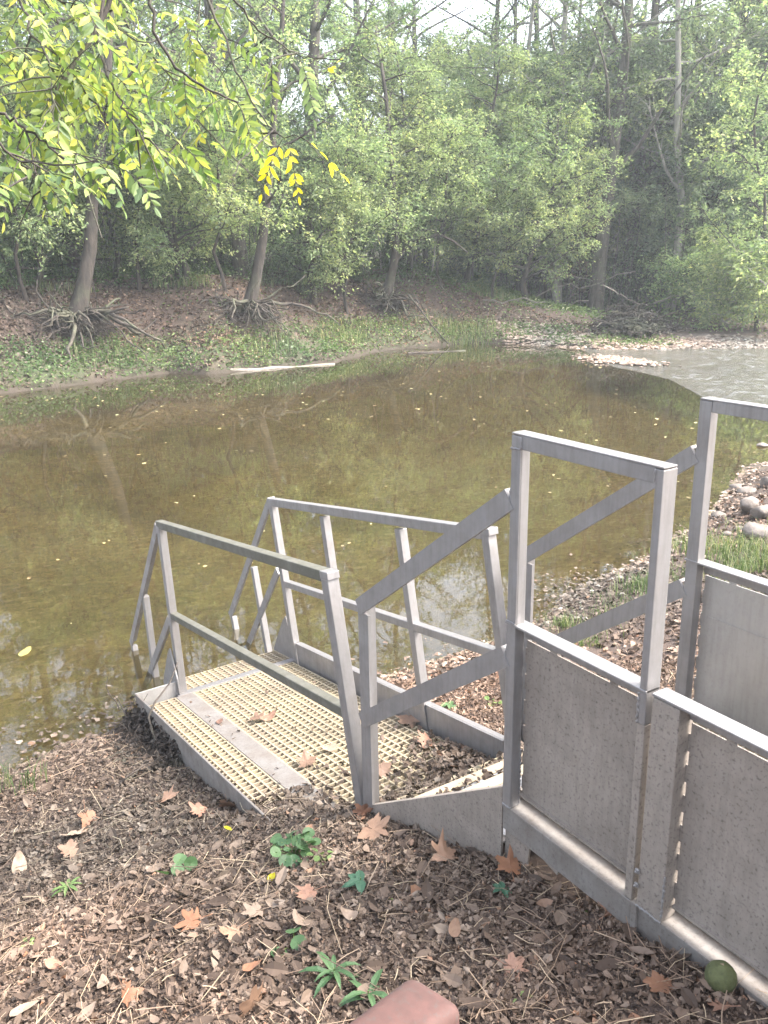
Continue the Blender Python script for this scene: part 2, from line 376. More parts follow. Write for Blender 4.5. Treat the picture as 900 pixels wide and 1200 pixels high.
def terrain():
    xs = np.unique(np.concatenate([np.arange(-160,-45,4.), np.arange(-45,-27,.8), np.arange(-27,-14,.22), np.arange(-14,-5,.4), np.arange(-5,2.2,.045), np.arange(2.2,6,.3), np.arange(6,60.1,5.)]))
    ys = np.unique(np.concatenate([np.arange(-60,-8,4.), np.arange(-8,-2.2,.4), np.arange(-2.2,3.2,.045), np.arange(3.2,9,.12), np.arange(9,28,.28), np.arange(28,50,.8), np.arange(50,150,5.)]))
    X, Y = np.meshgrid(xs, ys, indexing='ij'); Z = G(X, Y)
    nx, ny = X.shape
    i = np.arange(nx-1)[:, None]*ny; j = np.arange(ny-1)[None]
    q = np.stack([i+j, i+ny+j, i+ny+j+1, i+j+1], -1).reshape(-1, 4)
    mb = MB().add(np.stack([X, Y, Z], -1).reshape(-1, 3), quads=q)
    o = mb.build('ground', M['ground'], smooth=True, kind='structure')
    df = far_dist(X, Y); dn = X-near_x(Y)
    grav = np.clip((Y-18.9-.9*np.maximum(df,0)+vnoise(X,Y,.8,5)*2)/2, 0, 1)*np.clip(df*3+.4, 0, 1)*np.clip((2.8-df+vnoise(X,Y,.7,6)*2.5)/1.5, 0, 1)*.8
    herb = np.clip(1.3-np.abs(df-1.0)/1.0+vnoise(X,Y,1.2,7)*1.2, 0, 1)*(Y < 19)*(df > 0)*.85 + np.clip((df-4.5)/2, 0, 1)*.55*np.clip(.7+vnoise(X,Y,.5,8)*2, 0, 1)
    bed = np.clip(.5-(Z-.02)/.06, 0, 1)*np.clip((-df-.6)/1.2, 0, 1)
    c = np.stack([grav, np.clip(herb, 0, 1), bed, np.ones_like(Z)], -1).reshape(-1, 4).astype(np.float32)
    a = o.data.color_attributes.new('zone', 'FLOAT_COLOR', 'POINT'); a.data.foreach_set('color', c.ravel())
    return o
terrain()

def water():
    ys = np.concatenate([np.arange(-60,-10,5.), np.arange(-10,30,.5), np.arange(30,131,5.)])
    v = []; q = []
    for k, y in enumerate(ys):
        v += [(np.interp(y, FAR[:,1], FAR[:,0])-3, y, 0), (near_x(y)+1.5, y, 0)]
        if k: q.append((2*k-2, 2*k-1, 2*k+1, 2*k))
    MB().add(v, quads=q).build('water', M['water'], kind='structure')
    # the shallow riffle that leaves the pool on the right, 4 mm above
    edge = [(688,413),(698,423),(722,431),(750,436),(785,445),(812,459),(838,474),(870,484),(905,494)]
    near = [onz(px, py, 0) for px, py in edge]
    near = [(p.x, p.y) for p in near]+[(near[-1].x+3, near[-1].y+1.0), (6, 26)]
    far = [(-20,20.6),(-19.2,22),(-18,23.2),(-17,24.4),(-15.6,26),(-13.5,29.5),(-11,34),(-8,39),(-4,46),(4,60),(12,74)]
    n = 12; v = []; q = []
    for i in range(len(near)):
        a = np.array(near[i]); b = np.array(far[i])
        for j in range(n): p_ = a+(b-a)*j/(n-1); v.append((p_[0], p_[1], .004))
        if i:
            for j in range(n-1): q.append(((i-1)*n+j, i*n+j, i*n+j+1, (i-1)*n+j+1))
    MB().add(v, quads=q).build('riffle', M['riffle'], kind='structure')
water()

# ================================================================== the metal launch structure
CO = np.array((-3.472, .075, .262))
RC = np.array([[0.9852954, 0.0227361, -0.1693398], [-0.0280002, 0.9991940, -0.0287626], [0.1685494, 0.0330812, 0.9851379]])
def C(p): return np.asarray(p, float)@RC.T+CO
def cbar(mb, a, b, wy, wz): # bar between two points of the platform frame, section square to the platform
    return mb.bar(C(a), C(b), wy, wz, up=RC[:, 2])
CW, WD, CT = .858, .92, -.072      # platform rail gauge, walkway gauge, deck level below rail feet

def grating(parent, u0, u1, v0, v1, top, frame=lambda v: v, cell=.05, bar=.0095, deep=.028):
    mb = MB()
    for v in np.arange(v0, v1+.001, (v1-v0)/max(1, round((v1-v0)/cell))):
        mb.box((u0, v-bar/2, top-deep), (u1, v+bar/2, top), frame)
    for u in np.arange(u0, u1+.001, (u1-u0)/max(1, round((u1-u0)/cell))):
        mb.box((u-bar/2, v0, top-deep+.001), (u+bar/2, v1, top-.0012), frame)
    return mb.build('grating', M['grating'], parent, kind='stuff')

# ---- platform at the water
plat = thing('landing_platform', 'sloping metal landing with cream plastic grating and tube handrails beside the water', 'platform', tuple(C((1.2, .4, -.25))))
grating(plat, .045, 2.44, .075, .835, CT, C)
grating(plat, .03, 2.44, -.265, -.055, CT, C)
grating(plat, -.335, -.04, .06, .86, CT, C)
MB().box((-.035, -.03, CT-.03), (.04, .865, CT+.006), C).build('cover_plate', M['alu'], plat, bevel=.002)
MB().box((.042, -.05, CT-.03), (2.44, .068, CT+.004), C).build('cover_plate', M['alu_beam'], plat, bevel=.002)
MB().box((-.01, -.305, CT-.16), (2.46, -.293, .022), C).box((-.01, -.292, CT-.06), (2.44, -.27, CT-.03), C).build('side_channel', M['alu_beam'], plat, bevel=.002)
MB().box((-.022, -.303, CT-.12), (-.01, -.012, .022), C).build('end_plate', M['alu_inner'], plat, bevel=.002)
MB().box((.08, .869, CT-.12), (2.5, .88, .07), C).box((.08, .88, .058), (2.5, .915, .07), C).build('toe_board', M['alu'], plat, bevel=.002)
MB().box((2.44, -.3, CT-.15), (2.47, .868, CT-.002), C).build('end_beam', M['alu_beam'], plat)
for v in (.873, -.012):
    g = MB(); pts = [(-.36,CT-.10),(.03,CT-.10),(.03,.05),(-.03,.26),(-.10,.21),(-.36,CT+.015)]
    vv = [(u, v-.005, z) for u, z in pts]+[(u, v+.005, z) for u, z in pts]
    n = len(pts); g.add(C(vv), tris=[(0,k,k+1) for k in range(1,n-1)]+[(n,n+k+1,n+k) for k in range(1,n-1)], quads=[(k,n+k,n+(k+1)%n,(k+1)%n) for k in range(n)])
    g.build('gusset_plate', M['alu'], plat)
def post(parent, a, b, wu=.052, wv=.05, mat='alu', name='post'):
    mb = MB(); mb.bar(a, b, wu, wv, up=(0,1,0)); return mb.build(name, M[mat], parent, bevel=.003)
# near side (v = 0) posts and rails: ends measured in the platform frame
post(plat, C((.150,.025,1.135)), C((-.045,.025,-.11)), .055)
nr = post(plat, C((2.585,.025,1.115)), C((2.60,.025,-.10)), .06, .055)
MB().box((2.55,-.003,1.115), (2.622,.055,1.15), C).build('rail_cap', M['alu'], plat, bevel=.003)
cbar(MB(), (.115,.026,1.145), (2.56,.026,1.125), .05, .05).build('top_rail', M['alu_algae'], plat, bevel=.004)
cbar(MB(), (.07,.026,.505), (2.56,.026,.515), .046, .046).build('mid_rail', M['alu_algae'], plat, bevel=.004)
# far side (v = CW)
for u, uu, z0, z1 in ((.03,.045,-.10,1.10),(.845,.84,-.1,1.08),(1.77,1.785,-.1,1.08),(2.565,2.58,-.1,1.12)):
    post(plat, C((u,CW+.025,z1)), C((uu,CW+.025,z0)), .052)
MB().box((2.535,CW-.003,1.12), (2.605,CW+.055,1.155), C).build('rail_cap', M['alu'], plat, bevel=.003)
cbar(MB(), (.0,CW+.024,1.125), (2.54,CW+.024,1.125), .05, .055).build('top_rail', M['alu'], plat, bevel=.004)
cbar(MB(), (.05,CW+.026,.52), (2.54,CW+.026,.525), .046, .046).build('mid_rail', M['alu'], plat, bevel=.004)

# ---- stair that goes on down into the water
wet = thing('submerged_stair', 'steep metal stair rails running down into the stream past the platform end', 'stairs', tuple(C((-.9, .4, -1.0))))
def sect(parent, name, a, b, t=.012, hgt=.06, mat='alu'):
    """flat-faced angle section between two points"""
    mb = MB(); a = np.array(a); b = np.array(b); d = (b-a)/np.linalg.norm(b-a); up = RC[:, 2]; up = up-d*(up@d); up /= np.linalg.norm(up); s = np.cross(d, up)
    mb.bar(a, b, t, hgt, up=up); mb.bar(a+up*(hgt/2-t/2)+s*.026, b+up*(hgt/2-t/2)+s*.026, .05, t, up=up)
    return mb.build(name, M[mat], parent)
for v, tt, tb, m0, m1, ps in ((.012, (.10,1.13), (-1.33,.01), (.0,.47), (-1.42,-.52), ((-.635,.53,-.83,-.45),(-1.317,.0,-1.40,-.95))),
                              (CW+.02, (-.01,1.13), (-1.30,.035), (-.06,.60), (-1.36,-.50), ((-.59,.56,-.55,-.5),(-1.27,.03,-1.2,-.95)))):
    sect(wet, 'handrail', C((tt[0],v,tt[1])), C((tb[0],v,tb[1])))
    sect(wet, 'lower_rail', C((m0[0],v,m0[1])), C((m1[0],v,m1[1])))
    for u, z, uu, zz in ps: post(wet, C((u,v+.02,z)), C((uu,v+.02,zz)), .048, .045)
    MB().bar(C((-.34,v,CT-.13)), C((-1.75,v,-1.28)), .012, .16, up=RC[:,2]).build('stringer', M['alu_beam'], wet)
for k in range(4):
    u = -.52-.3*k; z = -.30-.24*k
    MB().box((u-.13,.05,z-.03), (u+.13,CW-.01,z), C).build('tread', M['grating'], wet)

# ---- short stair between the walkway and the platform
st = thing('short_stair', 'short metal stair with sloping handrails linking walkway to the platform below', 'stairs', (-.45, .46, .80))
BX, BS = -.896, .7256
for y, o in ((0, 0), (WD, -.062)):
    nm = M['alu']
    zt = 1.778; zb = 1.268
    mb = MB(); mb.box((BX+o, y, .72 if y == 0 else .70), (BX+o+.012, y+.075, zt-.01)); mb.box((BX+o+.012, y, .72 if y == 0 else .70), (BX+o+.075, y+.012, zt-.05))
    mb.build('post', nm, st)
    for nme, z in (('handrail', zt), ('lower_rail', zb)):
        a = np.array((BX+o+.004, y+.0025, z-.036)); b = np.array((o-.002, y+.0025, z-.036-(BX)*BS))
        d = (b-a)/np.linalg.norm(b-a); up = np.array((-d[2], 0, d[0])); s = np.array((0,1.,0))
        mb = MB(); mb.bar(a, b, .012, .066, up=up); mb.bar(a+up*.027+s*.034, b+up*.027+s*.034, .056, .012, up=up)
        mb.build(nme, nm, st)
    pts = [(-.865+o, .835), (o-.002, 1.411), (o-.002, .98), (-.865+o, .62)]
    ya = y+.002 if y == 0 else y+.02
    vv = [(u, ya, z) for u, z in pts]+[(u, ya+.008, z) for u, z in pts]
    sp = MB().add(vv, quads=[(0,3,2,1),(4,5,6,7),(0,1,5,4),(1,2,6,5),(2,3,7,6),(3,0,4,7)])
    sp.box((-.3+o, ya+.0085, 1.19), (o-.002, ya+.03, 1.195))
    a = np.array((-.865+o, ya+.02, .829)); b = np.array((o-.002, ya+.02, 1.405)); sp.bar(a, b, .03, .008, up=(-.55,0,.83))
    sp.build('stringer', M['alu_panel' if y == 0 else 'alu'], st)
for k, (x0, x1, z) in enumerate(((-.30, -.005, 1.20), (-.60, -.305, 1.0), (-.86, -.605, .81))):
    t = MB().box((x0, .035, z-.035), (x1-.002, .925, z-.003)).build('tread', M['alu_inner'], st)
    sub(t, st)
    MB().box((x0-.006, .036, z-.036), (x0+.045, .924, z+.003)).build('nosing', M['grating'], t, bevel=.004)
MB().box((-.004, .03, 1.20), (.0, .93, 1.375)).build('riser', M['alu_inner'], st)

# ---- walkway floor, near side railing, far side railing
wf = thing('walkway_floor', 'grated walkway floor between the two sheet metal side walls', 'walkway', (1.2, .46, 1.2))
grating(wf, .02, 2.6, .075, .91, 1.385)
MB().box((.0, .066, 1.30), (.018, .918, 1.384)).build('end_beam', M['alu_beam'], wf)
for y in (.3, .62): MB().box((.02, y, 1.27), (2.6, y+.04, 1.355)).build('joist', M['alu_beam'], wf)

def railing(name, label, y0, x0, xs_post, portal, x_end, near):
    t = thing(name, label, 'railing', (x0, y0+.03, 1.2))
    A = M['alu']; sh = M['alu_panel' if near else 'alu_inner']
    # base beam: a wide flat flange with a deep web
    if near:
        mb = MB(); mb.box((x0, y0, 1.338), (.552, y0+.085, 1.350)); mb.box((x0, y0+.004, 1.255), (.552, y0+.016, 1.337)); mb.build('base_beam', M['alu_beam'], t, bevel=.002)
        mb = MB(); mb.box((.556, y0+.002, 1.338), (x_end, y0+.087, 1.351)); mb.box((.556, y0+.006, 1.22), (x_end, y0+.018, 1.337)); mb.build('base_beam', M['alu_beam'], t, bevel=.002)
        v = [(x0,1.336),(.005+.27,1.336),(.245,1.225),(.20,1.235),(.12,1.26),(.10,1.10),(x0,1.08)]
        n = len(v); vv = [(a, y0+.018, b) for a, b in v]+[(a, y0+.026, b) for a, b in v]
        MB().add(vv, tris=[(0,k+1,k) for k in range(1,n-1)]+[(n,n+k,n+k+1) for k in range(1,n-1)], quads=[(k,(k+1)%n,n+(k+1)%n,n+k) for k in range(n)]).build('foot_plate', sh, t)
        MB().box((.552, y0-.004, 1.15), (.572, y0+.05, 1.355)).build('foot_plate', M['alu_beam'], t, bevel=.003)
        for z in (1.415, 1.46):
            b = MB(); th = np.arange(8)*np.pi/4
            for r, yy in ((.008, y0-.004), (.008, y0-.012)):
                b.add([(.569+.0, y0, 0)]) if False else None
            b.box((.560, y0-.010, z), (.574, y0-.002, z+.014)); b.box((.563, y0-.016, z+.003), (.571, y0-.010, z+.011)); b.build('bolt', A, t, bevel=.003)
    else:
        MB().box((x0, y0, 1.30), (x_end, y0+.09, 1.350)).build('base_beam', M['alu_beam'], t, bevel=.002)
    # portal frame
    pa, pb = portal
    H = 2.594
    post_h0 = 1.351
    for k, px in enumerate((pa, pb-.024)):
        mb = MB(); z0 = post_h0 if (k == 0 or not near) else 1.9
        wx, wy = (.040, .038) if (k == 0 and near) else ((.024, .052) if near else (.05, .04))
        if not near and k: px = pb-.05
        if k == 0 and near:   # open angle: two leaves meeting in a bright arris
            mb.box((px, y0, z0), (px+wx, y0+.005, H-.008)); mb.box((px+wx-.005, y0+.005, z0), (px+wx, y0+wy, H-.008)); mb.box((px, y0+.005, z0), (px+.005, y0+wy, H-.008))
        else: mb.box((px, y0, z0), (px+wx, y0+wy, H-.008))
        mb.build('portal_post', A, t, bevel=.0025)
    mb = MB(); mb.box((pa, y0, H-.006), (pb, y0+.05, H)); mb.box((pa+.0405 if near else pa+.0505, y0+.002, H-.046), (pb-.0245 if near else pb-.0505, y0+.008, H-.0062)); mb.build('portal_beam', A, t, bevel=.002)
    # bays: stiles, cap and infill sheet with its stitch welds
    for (a, b, z) in xs_post:
        wl = (.0405 if near else .0505) if a == pa else .085
        if near:
            if a != pa: MB().box((a, y0+.001, 1.352), (a+wl, y0+.058, z-.012)).build('stile', sh, t, bevel=.003)
            if b == .547: MB().box((b-.026, y0+.002, 1.352), (b, y0+.052, 1.899)).build('stile', sh, t, bevel=.003)
        mb = MB(); mb.box((a-.006 if a == pa else a, y0-.003, z-.008), (b, y0+.052, z)); yy = y0+.042
        mb.box((a+wl, yy, z-.050), (b-(.027 if b == .547 else 0), yy+.008, z-.0082)); mb.build('cap_rail', A, t, bevel=.002)
        xl, xr = a+wl+.007, b-(.033 if b == .547 else 0); zt = z-.058; zb_ = 1.395 if near else 1.36
        s = MB(); s.box((xl, yy+.002, zb_), (xr, yy+.007, zt))
        if near: s.box((xl, yy-.012, zb_), (xr, yy+.002, zb_+.006)); 
        s.box((xl+.10, yy+.003, zt), (xl+.13, yy+.006, z-.0505)); s.box((xr-.13, yy+.003, zt), (xr-.10, yy+.006, z-.0505))
        for q in np.arange(zb_+.02, zt-.06, .09):
            s.box((a+wl+.0002, yy+.003, q), (xl, yy+.006, q+.05))
        if not near:
            s.box((xl+.03, yy-.001, z-.215), (xr, yy+.0019, z-.212)); 
        s.build('infill_panel', sh, t)
    return t
near_rail = railing('near_side_railing', 'dull grey sheet metal side wall with upright frame nearest the camera', 0., 0., ((0., .547, 2.001), (.566, 2.6, 2.006)), (0., .547), 2.6, True)
railing('far_side_railing', 'smooth grey sheet metal side wall with tall frame at right picture edge', WD, -.062, ((-.062, 2.6, 1.998),), (-.062, .49), 2.6, False)

# weld beads along the joints one can see
rgb_ = np.random.default_rng(2)
wj = [((.041,.037,1.36),(.041,.037,1.56)),((.0,-.001,2.004),(.04,-.001,2.004)),((.523,.0,1.99),(.523,.0,1.90)),((.002,-.001,1.353),(.04,-.001,1.353)),((.566,-.001,1.354),(.65,-.001,1.354)),((.0,-.001,2.548),(.04,-.001,2.548)),((.041,.001,2.55),(.041,.001,2.585)),((.522,.001,2.55),(.522,.001,2.585)),((-.003,.004,2.36),(-.003,.004,2.425)),((-.003,.004,1.86),(-.003,.004,1.915)),((.651,.001,1.37),(.651,.001,1.50))]
for a, b_ in wj:
    a = np.array(a); b_ = np.array(b_); L = np.linalg.norm(b_-a); m_ = max(6, int(L/.004)); P = a+(b_-a)*np.linspace(0, 1, m_)[:, None]+rgb_.normal(size=(m_, 3))*.0008
    MB().tube(P, .0028+.0012*np.sin(np.arange(m_)*1.6)+rgb_.uniform(0, .0008, m_), 6).build('weld', M['alu'], near_rail, smooth=True)
# red-brown beam end
rb = thing('painted_beam', 'red brown painted beam end at the bottom edge with cracked paint', 'beam', (0,0,0))
zt = 2.0
a0 = onz(482,1136,zt); a1 = onz(546,1176,zt); 
ax = (a1-a0).normalized(); ay = Vector((ax.y, -ax.x, 0)); ay = ay if ay.dot(onz(395,1195,zt)-a0) > 0 else -ay
wd_ = (a1-a0).length; rb.location = a0+ay*.3; ORIG[rb.name] = tuple(rb.location)
dirl = (onz(388,1206,zt)-a0); dirl.z = 0; dirl.normalize()
v = []
for z in (zt-.13, zt):
    for p_ in (a0, a1, a1+dirl*1.1, a0+dirl*1.1): v.append((p_.x, p_.y, z))
o = MB().add(v, quads=[(0,3,2,1),(4,5,6,7),(0,1,5,4),(1,2,6,5),(2,3,7,6),(3,0,4,7)]).build('beam', M['red'], rb, smooth=True)
bv = o.modifiers.new('bevel', 'BEVEL'); bv.width = .022; bv.segments = 6
pst = MB(); c_ = a0+dirl*.75+ax*wd_*.5
pst.box((c_.x-.05, c_.y-.05, float(G(c_.x, c_.y))-.1), (c_.x+.05, c_.y+.05, zt-.131)); pst.build('leg', M['red'], rb)

# ================================================================== vegetation
def unit(v): return v/(np.linalg.norm(v, axis=-1, keepdims=True)+1e-9)
def leaves(mb, P, size, droop=.4, spread=1., rg=rng, aspect=.5, D=None):
    """one folded diamond leaf (two triangles) at each point"""
    n = len(P); P = np.asarray(P)
    if D is None: D = rg.normal(size=(n, 3))
    D = unit(D*np.array([1, 1, .5])+np.array([0, 0, -droop])+rg.normal(size=(n, 3))*.35)
    N = unit(rg.normal(size=(n, 3))*.55*spread+np.array([0, 0, 1.]))
    S = unit(np.cross(D, N)); L = size*rg.uniform(.6, 1.25, n)[:, None]; Nn = np.cross(S, D)
    a = P; c = P+D*L; b = P+D*L*.45+S*L*aspect*.5+Nn*L*.08; d = P+D*L*.45-S*L*aspect*.5+Nn*L*.08
    v = np.stack([a, b, c, d], 1).reshape(-1, 3); i = np.arange(n)*4
    mb.add(v, tris=np.concatenate([np.stack([i, i+1, i+2], -1), np.stack([i, i+2, i+3], -1)]))
def wander(p, d, length, n, jit, rg, up=0.0):
    P = [np.array(p, float)]; d = np.array(d, float); d /= np.linalg.norm(d)
    for k in range(n):
        d = d+rg.normal(size=3)*jit+np.array([0, 0, up]); d /= np.linalg.norm(d)
        P.append(P[-1]+d*length/n)
    return np.array(P)
def grow(rg, trunk, r0, r1, limb_from, n_limb, limb_len, n_sub, sub_len, n_twig, twig_len, n_leaf, leaf, up=.05, droop=.4, leafy=1., flat=.6, bias=None, aspect=.5, k0=9, minz=None):
    """trunk path -> (wood, crown) builders"""
    wood, crown = MB(), MB()
    trunk = np.asarray(trunk, float); n = len(trunk)
    rr = np.linspace(r0, r1, n)*(1+.0*rg.normal(size=n)); rr[0] *= 1.25
    wood.tube(trunk, rr, k0)
    seg = np.cumsum(np.r_[0, np.linalg.norm(np.diff(trunk, axis=0), axis=1)]); tot = seg[-1]
    pts = []; dirs = []
    for i in range(n_limb):
        f = limb_from+(1-limb_from)*((i+rg.uniform(.2, .9))/n_limb)
        p = np.array([np.interp(f*tot, seg, trunk[:, a]) for a in range(3)]); r = np.interp(f*tot, seg, rr)
        az = i*2.4+rg.uniform(-.5, .5); d = np.array([math.cos(az), math.sin(az), rg.uniform(.1, flat)])
        if bias is not None: d = d+np.array(bias)
        L = limb_len*(1.15-.6*(f-limb_from)/(1-limb_from+1e-6))*rg.uniform(.65, 1.15)
        P = wander(p, d, L, 7, .13, rg, up)
        wood.tube(P, np.linspace(min(r*.55, .02+L*.018), .008, 8), 5)
        for j in range(n_sub):
            g = .25+.75*(j+rg.uniform(0, 1))/n_sub; q = P[min(7, int(g*7))]+(P[min(7, int(g*7)+1)]-P[min(7, int(g*7))])*(g*7 % 1)
            dd = (P[-1]-P[0])/L+rg.normal(size=3)*.75*np.array([1, 1, .6])
            Q = wander(q, dd, sub_len*rg.uniform(.5, 1.2), 5, .2, rg, up*.3-.02)
            wood.tube(Q, np.linspace(.012+.004*sub_len, .004, 6), 3)
            for t_ in range(n_twig):
                if rg.random() > leafy: continue
                s = Q[rg.integers(1, 6)]; td = unit((Q[-1]-Q[0])*.5+rg.normal(size=3)*np.array([1, 1, .55])*sub_len)
                T = twig_len*rg.uniform(.5, 1.2); m = n_leaf
                tt = rg.uniform(0, 1, m)[:, None]
                pp = s+td*T*tt+rg.normal(size=(m, 3))*T*.13+np.array([0, 0, -.25])*T*tt**2
                pts.append(pp); dirs.append(np.repeat(td[None], m, 0)+rg.normal(size=(m, 3))*.7)
    P = np.concatenate(pts); D = np.concatenate(dirs)
    if minz is not None: k = P[:, 2] > minz; P = P[k]; D = D[k]
    leaves(crown, P, leaf, droop, 1., rg, aspect, D)
    return wood, crown
def tree_thing(name, label, cat, wood, crown, bark, leaf, loc, group=None, wname='trunk', cname='crown'):
    t = thing(name, label, cat, loc, group)
    ORIG[t.name] = (0, 0, 0)
    wood.build(wname, M[bark], t, smooth=True); crown.build(cname, M[leaf], t)
    return t
def bent_trunk(h, lean, rg, n=9, wob=.12):
    z = np.linspace(0, h, n); P = np.stack([lean[0]*(z/h)**1.3*h, lean[1]*(z/h)**1.3*h, z], -1)
    P[1:] += np.cumsum(rg.normal(size=(n-1, 3)), 0)*np.array([1, 1, 0])*wob; return P

CAMXY = np.array([CAM.x, CAM.y])
def polar(px, dist):
    """ground position under a column of the photo at a distance from the camera"""
    d = ray(px, 300); u = np.array([d.x, d.y]); u /= np.linalg.norm(u); p = CAMXY+u*dist
    return p
def shore(px):
    d = ray(px, 300); u = np.array([d.x, d.y]); u /= np.linalg.norm(u); t = np.arange(14, 60, .2); P = CAMXY+t[:, None]*u
    k = far_dist(P[:, 0], P[:, 1]) > 0; return float(t[np.argmax(k)]) if k.any() else 30.
def place(src, px, dist, rz, s=1., label=None, first=False, tilt=(0, 0), dz=-.1):
    p = polar(px, dist); z = float(G(p[0], p[1]))+dz
    if first:
        src.location = (p[0], p[1], z); src.rotation_euler = (tilt[0], tilt[1], rz); src.scale = (s, s, s)
        if label: src['label'] = label
        return src
    return instance(src, (p[0], p[1], z), rz, s, label, tilt)

# ---- tall forest trees
tall = []
for k, (h, r0, leaf, lm, lab, leafy, nl) in enumerate((
        (21, .27, 'leaf_mid', .135, 'tall straight forest tree with grey trunk across the stream', .36, 13),
        (24, .32, 'leaf_blue', .14, 'tall blue green forest tree standing far back in the wood', .36, 14),
        (19, .20, 'leaf_light', .13, 'tall slim forest tree with pale yellow green leaves', .34, 13),
        (22, .24, 'leaf_mid', .13, 'tall thin crowned forest tree with sky showing through', .22, 13))):
    rg = np.random.default_rng(100+k)
    wd, cr = grow(rg, bent_trunk(h, (rg.uniform(-.06,.06), rg.uniform(-.06,.06)), rg), r0, .05, .22, 26, h*.24, 7, 1.5, 6, .9, nl, lm*1.35, up=.07, leafy=leafy, flat=.9)
    tall.append(tree_thing('forest_tree', lab, 'tree', wd, cr, 'bark' if k != 2 else 'bark_pale', leaf, (0, 0, 0), ('tall trees of the wood across the stream')))
# ---- understorey trees
under = []
for k, (h, leaf, lm, lab) in enumerate((
        (8.5, 'leaf_light', .105, 'leafy pale green understorey tree spreading over the far bank'),
        (7.0, 'leaf_mid', .10, 'leafy mid green understorey tree behind the far bank'),
        (9.5, 'leaf_blue', .115, 'blue green understorey tree standing deeper in the wood'),
        (6.0, 'leaf_light', .10, 'small pale leafy tree with arching boughs at the wood edge'))):
    rg = np.random.default_rng(200+k)
    wd, cr = grow(rg, bent_trunk(h, (rg.uniform(-.2,.2), rg.uniform(-.2,.2)), rg, wob=.16), .10, .03, .10, 26, h*.38, 8, 1.1, 6, .65, 15, lm*1.3, up=.03, leafy=.92, flat=.7)
    under.append(tree_thing('understorey_tree', lab, 'tree', wd, cr, 'bark_dark', leaf, (0, 0, 0), 'leafy understorey trees along the far wood'))
# ---- shrubs and bare saplings
shrubs = []
for k, (h, leaf, lm, lab) in enumerate((
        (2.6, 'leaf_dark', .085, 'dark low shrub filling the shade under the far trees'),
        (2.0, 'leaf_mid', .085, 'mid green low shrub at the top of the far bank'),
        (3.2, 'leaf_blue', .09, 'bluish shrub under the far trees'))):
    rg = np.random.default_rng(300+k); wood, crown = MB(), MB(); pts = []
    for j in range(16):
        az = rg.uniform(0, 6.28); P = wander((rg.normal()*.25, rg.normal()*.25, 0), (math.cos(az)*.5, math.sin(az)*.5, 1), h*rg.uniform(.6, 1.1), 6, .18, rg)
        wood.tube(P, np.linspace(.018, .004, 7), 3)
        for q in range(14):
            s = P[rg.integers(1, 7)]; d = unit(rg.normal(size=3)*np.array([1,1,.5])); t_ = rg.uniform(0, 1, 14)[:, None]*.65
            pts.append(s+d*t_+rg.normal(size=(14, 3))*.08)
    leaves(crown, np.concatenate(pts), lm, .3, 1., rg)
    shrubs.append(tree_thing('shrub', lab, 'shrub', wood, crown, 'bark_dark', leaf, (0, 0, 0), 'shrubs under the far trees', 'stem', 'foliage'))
poles = []
for k in range(2):
    rg = np.random.default_rng(400+k); wood, crown = MB(), MB(); pts = []
    for j in range(9):
        hh = rg.uniform(3, 7.5); x, y = rg.normal(size=2)*1.1
        P = wander((x, y, 0), (rg.normal()*.18, rg.normal()*.18, 1), hh, 9, .06, rg); wood.tube(P, np.linspace(.035, .007, 10), 4)
        for q in range(12):
            i = rg.integers(3, 9); Q = wander(P[i], (rg.normal(), rg.normal(), .5), rg.uniform(.5, 1.4), 4, .2, rg); wood.tube(Q, np.linspace(.009, .003, 5), 3)
            if rg.random() < .6: pts.append(Q[rg.integers(1, 5, 8)]+rg.normal(size=(8, 3))*.14)
    leaves(crown, np.concatenate(pts), .085, .3, 1., rg)
    poles.append(tree_thing('sapling', 'clump of thin bare stemmed saplings crowded under the far trees', 'sapling', wood, crown, 'bark_pale' if k else 'bark', 'leaf_mid', (0, 0, 0), 'thin saplings in the shade of the far wood', 'stem', 'foliage'))

used = set()
def put(kind, idx, px, dist, s=1., label=None, **kw):
    lst = {'T': tall, 'U': under, 'S': shrubs, 'P': poles}[kind]; src = lst[idx]; key = (kind, idx)
    f = key not in used; used.add(key)
    dist = shore(px)+max(dist-22.3, 4.8) if px < 560 else max(dist, shore(px)+9)
    return place(src, px, dist, random.uniform(0, 6.28), s, label, first=f, **kw)
rg = np.random.default_rng(11)
# rows of tall trees: the columns of the near ones follow the trunks in the photograph
for px, dist, idx, s in ((88,30,0,1.0),(150,36,1,.95),(283,29.5,0,.9),(357,30.5,0,1.05),(338,38,1,1),(455,36,3,1),(505,42,3,.95),(560,47,3,.9),(412,44,1,1),(705,44,1,1),(640,52,3,1),(770,50,3,1),(845,46,1,1.0),(890,56,0,1),(30,40,1,1),(-40,33,0,1),(-110,42,1,1),(220,45,1,1.0),(960,50,1,1),(1040,46,0,1)):
    put('T', idx, px, dist, s)
for px, dist, idx, s in ((655,37,2,1),(700,39,1,.95),(738,43,0,1),(790,40,2,.95),(825,45,1,1),(870,41,0,.9),(905,44,2,1),(600,44,2,.9)):
    put('T', idx, px, dist, s)
for i in range(30):
    px = -220+i*44+rg.uniform(-20, 20); d = rg.uniform(52, 80); 
    thin = -60 < px < 660
    put('T', 3 if thin else int(rg.choice([0,1,1,2,3])), px, d, rg.uniform(.75, 1.1)*(.85 if thin else 1))
